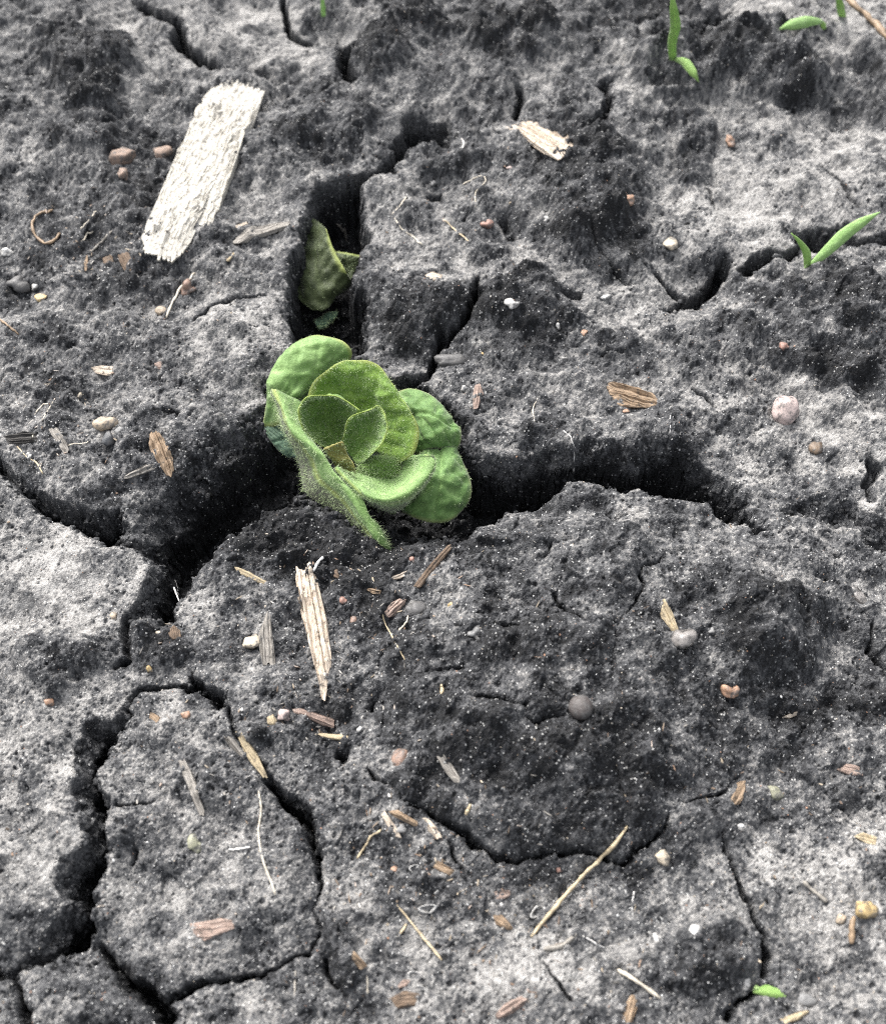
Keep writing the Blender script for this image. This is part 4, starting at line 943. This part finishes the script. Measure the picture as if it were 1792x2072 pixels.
chip('wood_splinter',1,1,[(603,1340),(640,1315),(715,1290),(710,1310),(660,1340),(610,1352)],.5,'cream','thin pale splinter on dark crumbs below the sprout','splinter')
chip('wood_splinter',1,1,[(455,1400),(500,1393),(552,1410),(545,1432),(500,1427)],.5,'tan','orange-tan splinter below the tip of the front leaf','splinter')
chip('wood_splinter',1,1,[(262,1300),(300,1290),(335,1320),(325,1345),(285,1335)],.5,'brown','small brown splinter beside the top of the long straw-coloured chip','splinter')
chip('wood_chip',2,1,[(215,250),(290,235),(340,245),(400,280),(480,285),(520,330),(535,360),(520,382),(400,380),(280,360),(240,310)],1.0,'tan','ridged tan wood chip on the pale clod near an orange grain')
chip('straw_piece',2,1,[(515,1500),(540,1450),(580,1500),(610,1580),(640,1660),(610,1670),(560,1600),(530,1560)],.8,'straw','flat straw piece leaning on a glassy quartz pebble','straw')
chip('wood_splinter',0,2,[(1005,445),(1040,440),(1080,520),(1120,620),(1160,760),(1130,770),(1090,680),(1060,600),(1020,500)],.5,'grey','pale grey splinter sunk in the oblong clod between two cracks','splinter')
chip('wood_splinter',0,2,[(1340,285),(1380,290),(1430,380),(1480,450),(1525,550),(1500,550),(1440,480),(1400,420),(1360,340)],.8,'straw','straw-coloured splinter lying in the mouth of a closing crack','splinter')
chip('wood_splinter',0,2,[(1245,310),(1280,305),(1330,350),(1390,440),(1370,450),(1300,390)],.6,'grey','grey tan splinter next to the straw-coloured one in the closing crack','splinter')
chip('bark_piece',0,2,[(1060,1370),(1150,1365),(1230,1340),(1310,1350),(1330,1400),(1250,1430),(1150,1475),(1080,1430)],.6,'pink','pinkish flaky bark patch pressed into the oblong clod','bark')
chip('wood_splinter',1,2,[(40,165),(90,160),(180,190),(290,225),(285,275),(220,260),(120,215),(55,190)],.6,'pink','brown grey splinter at the foot of the long straw-coloured chip','splinter')
chip('straw_piece',1,2,[(185,310),(260,315),(340,315),(390,340),(330,345),(220,330)],.5,'straw','thin flat straw strip on pale sandy soil','straw')
chip('wood_splinter',1,2,[(540,750),(565,738),(610,810),(650,870),(672,902),(630,890),(580,820)],.7,'cream','pale splinter forming one side of an open V beside an arched crack','splinter')
chip('bark_piece',1,2,[(580,740),(640,728),(700,770),(760,800),(750,832),(690,805),(620,770)],.7,'tan','bent tan bark strip forming the other side of the V','bark')
chip('wood_splinter',1,2,[(775,775),(810,778),(865,840),(892,890),(860,905),(800,835)],.7,'cream','blunt cream splinter beside the arched crack','splinter')
chip('wood_chip',1,2,[(832,1018),(870,1013),(930,1058),(972,1075),(950,1107),(880,1082),(838,1057)],.8,'tan','small tan wood chip below the arched crack')
chip('wood_chip',1,2,[(1165,1200),(1210,1165),(1282,1185),(1270,1222),(1190,1242)],.8,'pink','small pinkish tan chip near the long brown twig')
chip('bark_piece',1,2,[(1172,1320),(1220,1312),(1270,1362),(1292,1400),(1260,1412),(1190,1372)],.8,'tan','curled yellow brown bark bit near the lower end of the twig','bark')
chip('wood_chip',1,2,[(352,1545),(390,1527),(430,1572),(470,1615),(430,1635),(390,1592)],.9,'tan','bright tan chip lying by itself next to a dark sunken strip of soil')
chip('bark_piece',1,2,[(1180,1890),(1240,1820),(1340,1775),(1375,1790),(1350,1840),(1260,1890),(1200,1910)],1.1,'pink','blunt orange-pink bark piece on pale gritty soil','bark')
chip('wood_chip',2,2,[(908,690),(938,610),(958,570),(1012,553),(1002,610),(972,702),(940,707)],1.0,'tan','stubby tan wood chip standing by a hairline crack')
chip('wood_splinter',2,2,[(300,1915),(330,1800),(360,1770),(412,1778),(400,1830),(370,1915),(350,1960)],1.0,'tan','fanned tan splinter with frayed upper end','splinter',fray=.12)
chip('straw_piece',2,2,[(1190,1910),(1260,1885),(1340,1858),(1362,1868),(1300,1915),(1220,1945)],.7,'straw','flat pale straw piece beyond the fanned splinter','straw')
chip('wood_splinter',0,0,[(1290,1370),(1330,1330),(1500,1260),(1640,1240),(1620,1270),(1450,1320),(1330,1370)],.9,'grey','charcoal grey splinter with a pale ridge beside the wide crack','splinter')
chip('wood_splinter',0,0,[(1300,1275),(1395,1238),(1402,1252),(1310,1288)],.4,'cream','very thin pale splinter above the charcoal grey one','splinter')
chip('bark_piece',0,1,[(508,160),(560,138),(640,148),(642,197),(590,197),(530,182)],.4,'cream','papery cream bark flake with an orange edge','bark')
chip('charcoal_piece',0,1,[(15,540),(120,518),(218,518),(212,572),(110,592),(40,582)],.9,'dark','black grooved charcoal piece pressed into the soil','charcoal')
chip('bark_piece',0,1,[(268,500),(320,488),(372,560),(392,620),(370,655),(320,580)],.6,'grey','ribbed grey bark scrap beside a pale fibre','bark')
chip('bark_piece',1,1,[(1058,330),(1070,258),(1102,248),(1124,310),(1092,392),(1065,402)],.5,'pink','upright brown bark flake between white quartz grains and the sprout','bark')
chip('bark_piece',0,0,[(660,1430),(720,1412),(748,1470),(737,1532),(700,1522),(670,1470)],.6,'brown','small brown bark scrap below the frayed end of the white chip','bark')
chip('bark_piece',0,0,[(578,1450),(632,1428),(642,1470),(612,1502),(585,1490)],.5,'brown','tiny brown bark scrap, smaller one of the pair below the white chip','bark')
pebble(0,0,690,880,100,70,'bark','crumbly reddish brown bark lump beside the large white chip',name='bark_lump',cat='bark',rough=1.0,shape='angular',ang=.35,sink=.3)
pebble(0,0,920,865,66,48,'bark','smaller reddish bark lump touching the side of the white chip',name='bark_lump',cat='bark',rough=1.0,shape='angular',sink=.3)
pebble(0,0,690,985,48,52,'bark','low rusty bark crumb at the foot of the larger bark lump',name='bark_lump',cat='bark',rough=1.0,shape='angular',sink=.35)
chip('bark_piece',0,2,[(825,160),(860,188),(907,213),(887,248),(840,217)],.5,'tan','small brown chip on top of the oblong clod','bark')
chip('bark_piece',0,2,[(1497,210),(1530,187),(1558,230),(1542,263),(1502,252)],.7,'straw','yellowish crumb of pith in the sandy gap beside a crack','bark')
chip('bark_piece',0,1,[(935,1650),(975,1605),(1015,1640),(1020,1680),(970,1690)],.8,'brown','reddish brown bark scrap at the rim of the small dark hole','bark')
chip('straw_piece',2,2,[(1605,880),(1660,857),(1742,890),(1735,932),(1680,922)],.5,'straw','pale papery chaff with a pointed end','straw')
chip('wood_splinter',2,2,[(1195,215),(1260,185),(1322,172),(1318,190),(1250,215)],.4,'cream','slim whitish splinter on the dark furrow','splinter')
chip('husk_scale',1,2,[(858,425),(890,412),(930,450),(990,540),(1008,592),(960,580),(905,510)],.35,'grey','long translucent grey husk scale on the dark mound','husk')
chip('bark_piece',1,2,[(595,1790),(680,1745),(770,1770),(740,1830),(640,1850)],.9,'brown','dark brown bark scrap below two white husks','bark')
chip('wood_splinter',1,2,[(635,1720),(680,1680),(720,1690),(690,1720),(650,1735)],.5,'pink','small pinkish splinter next to the dark brown bark scrap','splinter')
chip('wood_splinter',0,0,[(495,1430),(500,1490),(490,1530),(480,1530),(482,1470)],.5,'tan','small upright tan splinter next to two brown scraps','splinter')
chip('wood_splinter',0,0,[(1265,1470),(1310,1420),(1320,1430),(1285,1475)],.5,'straw','tiny straw splinter under the charcoal grey one','splinter')
chip('bark_piece',1,0,[(790,1545),(830,1525),(895,1545),(885,1570),(830,1575)],.4,'cream','small whitish flake with a rusty underside on the clod beside the wilted leaf','bark')
chip('bark_piece',2,2,[(1510,505),(1570,470),(1640,485),(1665,540),(1600,545)],.7,'pink','pinkish flat bark flake on sandy soil','bark')
chip('bark_piece',0,1,[(860,130),(900,115),(925,140),(905,165),(870,155)],.4,'pink','faint rusty flake near the papery cream one','bark')

# ------------------------------------------------------------------ twigs, rootlets and hairs of straw
fibre('twig',1,2,[(1390,1450),(1480,1340),(1600,1200),(1700,1090),(1790,1010),(1860,930),(1928,830)],.32,'straw','long thin brown twig slanting across the foot of the dark mound','twig',.8)
fibre('straw_stalk',1,2,[(640,1270),(700,1350),(780,1450),(890,1580)],.2,'straw','straight thin straw crossing pale gritty soil','straw',.5)
fibre('straw_stalk',1,2,[(415,1010),(470,930),(490,890),(550,850)],.2,'straw','kinked thin straw near the V of splinters','straw',.3)
fibre('straw_stalk',2,2,[(280,1635),(400,1710),(520,1795)],.32,'pale','short bright straight straw stalk near the fanned splinter','straw',.3)
fibre('rootlet',0,2,[(1455,630),(1470,740),(1455,850),(1465,950),(1490,1050),(1530,1150),(1550,1215)],.2,'pale','wavy pale rootlet lying along the oblong clod','rootlet')
fibre('rootlet',1,1,[(550,1510),(570,1600),(620,1690),(685,1815)],.15,'straw','thin brownish rootlet below the rolled bark bit','rootlet')
fibre('rootlet',1,1,[(700,1560),(690,1600),(650,1640)],.2,'pale','short bent pale rootlet beside the thin brownish one','rootlet')
fibre('rootlet',0,1,[(390,605),(440,592),(500,582)],.15,'pale','short pale fibre between grey bark scrap and dark pebble','rootlet')
fibre('rootlet',0,1,[(995,1380),(1005,1430),(1015,1490)],.17,'white','white fibre sticking up at the crack corner above the hole','rootlet',.8)
fibre('rootlet',1,0,[(690,1115),(650,1170),(610,1215)],.16,'pale','short pale fibre beside a small round hole','rootlet')
fibre('rootlet',1,0,[(625,1235),(670,1300),(740,1350),(780,1390)],.18,'pale','curved pale fibre on the clod next to the wilted leaf','rootlet')
fibre('rootlet',1,0,[(900,1240),(960,1300),(1040,1360)],.18,'straw','brownish branching fibre near an orange pebble','rootlet')
fibre('rootlet',1,0,[(1000,1050),(1110,995),(1135,1030),(1080,1090),(1080,1180)],.14,'pale','hooked hair-thin fibre behind the small round hole','rootlet')
fibre('straw_stalk',0,0,[(1100,1545),(1020,1640),(970,1720),(940,1800)],.26,'pale','slender pale straw stalk below the white chip','straw',.3)
fibre('straw_stalk',0,0,[(630,1310),(570,1380),(510,1430)],.3,'grey','greyish straw stub near the frayed chip','straw')
fibre('straw_stalk',0,0,[(545,1195),(500,1250),(455,1300)],.2,'pale','thin straw bit near the coiled stem','straw')
fibre('straw_stalk',0,0,[(550,1290),(500,1335),(460,1370)],.16,'pale','very thin straw bit beside the greyish stub','straw')
fibre('curled_stem',0,0,[(300,1195),(230,1220),(190,1270),(205,1340),(260,1385),(320,1360),(345,1320)],.32,'brown','brown stem coiled into an open loop','stem',.5)
fibre('rootlet',1,1,[(1570,525),(1610,550),(1630,650),(1625,770)],.15,'white','white hair-like fibre hanging over the lip of the deep crack','rootlet')
fibre('rootlet',1,1,[(1425,340),(1400,400),(1410,470)],.17,'pale','short upright pale fibre on the grey clod behind the deep crack','rootlet')
fibre('straw_stalk',1,1,[(170,1310),(195,1270),(228,1235)],.28,'white','white straw stub at the top of the long straw-coloured chip','straw',.6)
fibre('rootlet',2,2,[(85,1445),(150,1480),(210,1515)],.16,'white','short whitish rootlet beyond the white husks','rootlet')
fibre('rootlet',1,2,[(1460,1520),(1560,1500),(1640,1440)],.4,'grey','stout greyish root piece at the foot of the twig','rootlet')
fibre('straw_stalk',2,0,[(1555,-10),(1600,40),(1690,120),(1792,225),(1850,290)],.75,'brown','thick blurred split straw stalk beside the grass shoot','straw')
fibre('rootlet',2,2,[(1590,1490),(1592,1410),(1600,1340)],.5,'brown','short brown stem below the crumpled husk','stem')
fibre('rootlet',2,2,[(1320,1140),(1390,1200),(1455,1255)],.35,'grey','grey straight rootlet near the crumpled husk','rootlet')
fibre('rootlet',2,2,[(372,1200),(362,1265),(368,1330)],.14,'white','hair-thin white rootlet below the upper end of the twig','rootlet')
fibre('rootlet',0,1,[(100,605),(150,660),(210,700),(245,760)],.17,'straw','bent straw fibre near the charcoal piece','rootlet')
fibre('rootlet',0,0,[(0,1800),(60,1850),(110,1890)],.25,'brown','dark straight rootlet at the border of stony soil','rootlet')
fibre('rootlet',1,2,[(470,1660),(474,1710),(475,1770)],.17,'pale','short pale rootlet near the bright tan chip','rootlet')
fibre('rootlet',1,2,[(70,1640),(66,1720),(64,1790)],.2,'grey','short grey rootlet at the edge of the small corner clod','rootlet')
fibre('rootlet',1,2,[(690,1380),(665,1420),(640,1450)],.2,'straw','pale stub beside the straight thin straw','rootlet')
fibre('rootlet',0,2,[(1290,960),(1350,955),(1410,945)],.2,'white','whitish root wisp beside the wavy rootlet','rootlet')
fibre('rootlet',0,1,[(190,440),(230,390),(300,360),(240,460)],.16,'pale','tangled pale wisp of root behind the tan pebble','rootlet')
fibre('rootlet',2,1,[(575,430),(577,500),(572,570)],.12,'white','hair-thin upright white rootlet near the ridged tan chip','rootlet')
fibre('rootlet',1,0,[(1000,785),(1012,810),(1005,840)],.2,'white','tiny white fibre on the clod beyond the wide crack','rootlet')
fibre('rootlet',1,0,[(300,1290),(335,1330),(365,1380)],.3,'grey','dim stalk inside the open crack beside the wilted leaf','rootlet')
fibre('straw_stalk',1,2,[(890,30),(892,60),(885,90)],.3,'straw','tiny yellow straw stub on the dark mound','straw')
fibre('straw_stalk',1,2,[(1050,710),(1035,740),(1022,765)],.3,'straw','tiny yellow straw bit low on the dark mound','straw')

# ------------------------------------------------------------------ pebbles, quartz and husks
pebble(0,1,590,465,58,42,'tan','smooth tan pebble touching a dark slate one',sink=.2)
pebble(0,1,620,565,50,46,'slate','dark slate pebble beside the tan pebble',sink=.25,shape='angular')
pebble(0,1,675,505,36,25,'grey','flat grey pebble between the tan pebble and the slate one',ang=.3)
pebble(0,1,450,305,15,28,'cream','small upright cream pebble on dark crumbly soil')
pebble(0,1,168,650,18,22,'white','small white pebble near the charcoal piece')
pebble(0,1,1415,1695,45,48,'cream','rounded cream pebble beside the weathered grey chip',sink=.2)
pebble(0,1,645,1560,20,28,'tan','small tan pebble on the pale clod near the dark hole')
pebble(0,1,845,1845,30,30,'ochre','crumbly yellow pebble on the bridge of soil below the hole',shape='angular',rough=.5)
pebble(0,1,885,1645,18,16,'cream','tiny cream pebble at the lip of the dark hole')
pebble(1,1,340,1470,26,26,'red','dull red round pebble beside the long straw-coloured chip')
pebble(1,1,390,1575,25,30,'rust','rust brown pebble below the dull red one')
pebble(1,1,940,1490,20,16,'ochre','tiny yellow tan pebble on the slope of the dark mound')
pebble(1,1,722,1235,20,20,'red','small reddish pebble under the sprout near the crack floor')
pebble(1,1,1075,1645,42,36,'grey','grey pebble with a pale fibre beside it')
pebble(1,1,1118,82,15,14,'ochre','tiny ochre pebble on the clod beyond the sprout')
pebble(1,1,1015,272,24,24,'white','white quartz grain beside the upright bark flake',shape='angular')
pebble(1,1,935,115,85,42,'dim','flat dark grey pebble sunk beside the narrow crack',sink=.35)
pebble(1,1,745,1505,45,40,'dim','round dark grey pebble beside the rolled bark bit',sink=.35)
pebble(2,1,1205,405,80,82,'pink','large pale pinkish round pebble on light grey crust',sink=.12,rough=.3)
pebble(2,1,1400,590,45,48,'brown','dark brown angular pebble near the large pinkish one',shape='angular',rough=.5)
pebble(2,1,645,1690,70,62,'quartz','glassy quartz pebble under a flat straw piece',sink=.2)
pebble(2,1,1625,1420,38,85,'quartz','long whitish rough quartz shard',ang=.42,shape='angular',rough=.5)
pebble(2,1,805,1635,22,26,'grey','small pale grey pebble beyond the glassy quartz')
pebble(2,1,1215,45,25,25,'red','bright red tiny pebble on dark soil')
pebble(2,1,328,405,18,14,'orange','orange grain beneath the ridged tan chip')
pebble(2,0,340,1115,38,36,'orange','bright orange pebble on the dark rough lump',shape='angular')
pebble(2,0,585,1365,45,58,'cream','beige angular pebble beyond the dark rough lump',shape='angular',rough=.4)
pebble(2,0,912,785,25,38,'orange','small peach upright pebble on light crust')
pebble(2,0,95,1870,28,24,'orange','small orange pebble on pale crust behind the ridged chip')
pebble(2,0,215,1668,27,16,'white','small flat white pebble on pale crust')
pebble(1,0,1145,1255,30,27,'red','orange red pebble near a branching fibre')
pebble(1,0,1285,1705,35,28,'white','white translucent flake on the dark clod')
pebble(1,0,1540,1830,18,18,'white','tiny white pebble between the dark clod and pale crust')
pebble(1,0,1270,945,16,14,'pink','tiny pink pebble near the cream wood chip')
pebble(0,2,280,122,34,28,'orange','orange pink pebble on the dark ridge beside the wide lower crack',shape='angular')
pebble(0,2,1045,195,40,28,'orange','orange tan flat pebble on the tip of the oblong clod',shape='angular')
pebble(0,2,1100,910,38,45,'green','dull greenish round pebble on the oblong clod',sink=.35)
pebble(0,2,1365,165,13,13,'white','tiny round white pebble beside the closing crack')
pebble(0,2,1597,190,40,34,'pink','pale pink pebble at the foot of the long straw-coloured chip')
pebble(1,2,655,425,45,62,'rust','reddish brown rough lump on the edge of the dark mound',ang=-.3,rough=.5)
pebble(2,2,72,150,66,68,'ball','smooth round dark ball resting on the dark mound',name='round_seed',cat='seed',sink=.15,rough=.05)
pebble(1,2,620,1070,25,30,'orange','peach coloured pebble below the V of splinters')
pebble(1,2,660,835,32,25,'grey','small grey pebble inside the V of splinters')
pebble(1,2,600,648,14,14,'white','tiny bright white pebble in the arched crack')
pebble(2,2,905,48,46,58,'orange','rounded orange brown pebble on the dark furrow',ang=.5)
pebble(2,2,535,975,55,44,'cream','beige angular pebble at the rim of the dark mound',shape='angular')
pebble(2,2,720,1398,34,46,'white','white pointed quartz pebble on light grey crust',shape='angular',ang=-.2)
pebble(2,2,495,1450,22,28,'white','small white oval pebble beside the pointed quartz one')
pebble(2,2,995,1693,27,40,'white','bright white oval pebble beside the lone grass blade',ang=.25)
pebble(2,2,1150,617,58,32,'green','pale greenish flat pebble near the stubby tan chip',ang=-.4)
pebble(2,2,1340,1790,45,35,'grey','pale grey flat pebble beyond the lone grass blade')
pebble(2,2,975,825,24,20,'white','small white quartz near the top of a hairline crack')
pebble(0,0,45,1415,45,34,'white','shiny white quartz pebble near the coiled stem',shape='angular')
pebble(0,0,200,1615,18,20,'white','tiny white pebble beside a yellow crumb')
pebble(0,0,238,1675,42,26,'ochre','yellow angular crumb on stony soil',shape='angular',rough=.6)
pebble(0,0,110,1590,55,45,'dim','dark round pebble sunk in stony soil',sink=.35)
pebble(0,0,910,1750,32,28,'tan','dull tan pebble beside the slender straw stalk')
pebble(0,0,1060,1620,45,50,'rust','brownish grey stone under the tip of the slender straw stalk',sink=.35)
pebble(1,0,840,1030,0.1+18,16,'grey','pale grey grain beside the small round hole')
pebble(1,0,1480,1230,18,18,'white','tiny white quartz on the dark rough lump')
pebble(1,2,430,270,16,16,'white','tiny white quartz near the brown grey splinter')
pebble(1,2,1220,1268,13,13,'white','tiny round white grain near the twig')
pebble(1,2,1545,1065,22,20,'red','small rusty pebble under the crack of the dark mound')
pebble(2,2,1660,1290,66,58,'ochre','crumpled pale yellow husk on a short stem',name='seed_husk',cat='husk',rough=.9,sink=.2,shape='angular')
pebble(2,2,1540,1335,32,30,'tan','small tan husk touching the crumpled yellow one',name='seed_husk',cat='husk',rough=.5)

def husk(c_, r_, x, y, rx, ry, ang, label):
    """half shell of a seed coat: a thin oval bowl lying on its side"""
    uv = tile(c_, r_, [(x, y)]); p = surf(uv)[0]; s = px_size(*uv[0]) * .36
    nu, nv = 18, 8; V = []
    for k in (1.0, .8):
        for i in range(nv):
            ph = (i / (nv - 1)) * math.pi * .5
            for j in range(nu):
                th = 2 * math.pi * j / nu; w_ = 1 + .12 * math.sin(3 * th + x)
                V.append((math.cos(th) * math.sin(ph) * rx * s * k * w_, math.sin(th) * math.sin(ph) * ry * s * k * w_, -math.cos(ph) * ry * s * .8 * k))
    F = []
    for b, fl in ((0, 1), (nu * nv, 0)):
        for i in range(nv - 1):
            for j in range(nu):
                q = (b + i * nu + j, b + i * nu + (j + 1) % nu, b + (i + 1) * nu + (j + 1) % nu, b + (i + 1) * nu + j); F.append(q if fl else q[::-1])
    for j in range(nu):
        a = (nv - 1) * nu; F.append((a + j, a + (j + 1) % nu, nu * nv + a + (j + 1) % nu, nu * nv + a + j))
    V = np.array(V); c, s_ = math.cos(.5), math.sin(.5); V = np.stack([V[:, 0], V[:, 1] * c - V[:, 2] * s_, V[:, 1] * s_ + V[:, 2] * c], -1)
    c, s_ = math.cos(ang), math.sin(ang); V = np.stack([V[:, 0] * c - V[:, 1] * s_, V[:, 0] * s_ + V[:, 1] * c, V[:, 2]], -1)
    o = mesh_np('seed_husk', V, np.array(F), STONE['white']); o.location = p + [0, 0, ry * s * .6]
    return tag(o, label, 'husk')
husk(1,2,1430,1310,50,30,.45,'white open husk like a tiny shell beside the twig')
husk(1,2,810,1295,52,24,.1,'greyish white flat husk near the straight thin straw')
husk(1,2,730,1665,32,26,.2,'small white husk above a larger pointed one')
husk(1,2,780,1755,44,24,-.6,'pointed white husk beside the dark brown bark scrap')
husk(1,2,1335,1450,34,30,.8,'translucent round husk at the lower end of the twig')
husk(1,2,735,1065,28,22,.3,'tiny white husk beside the peach coloured pebble')
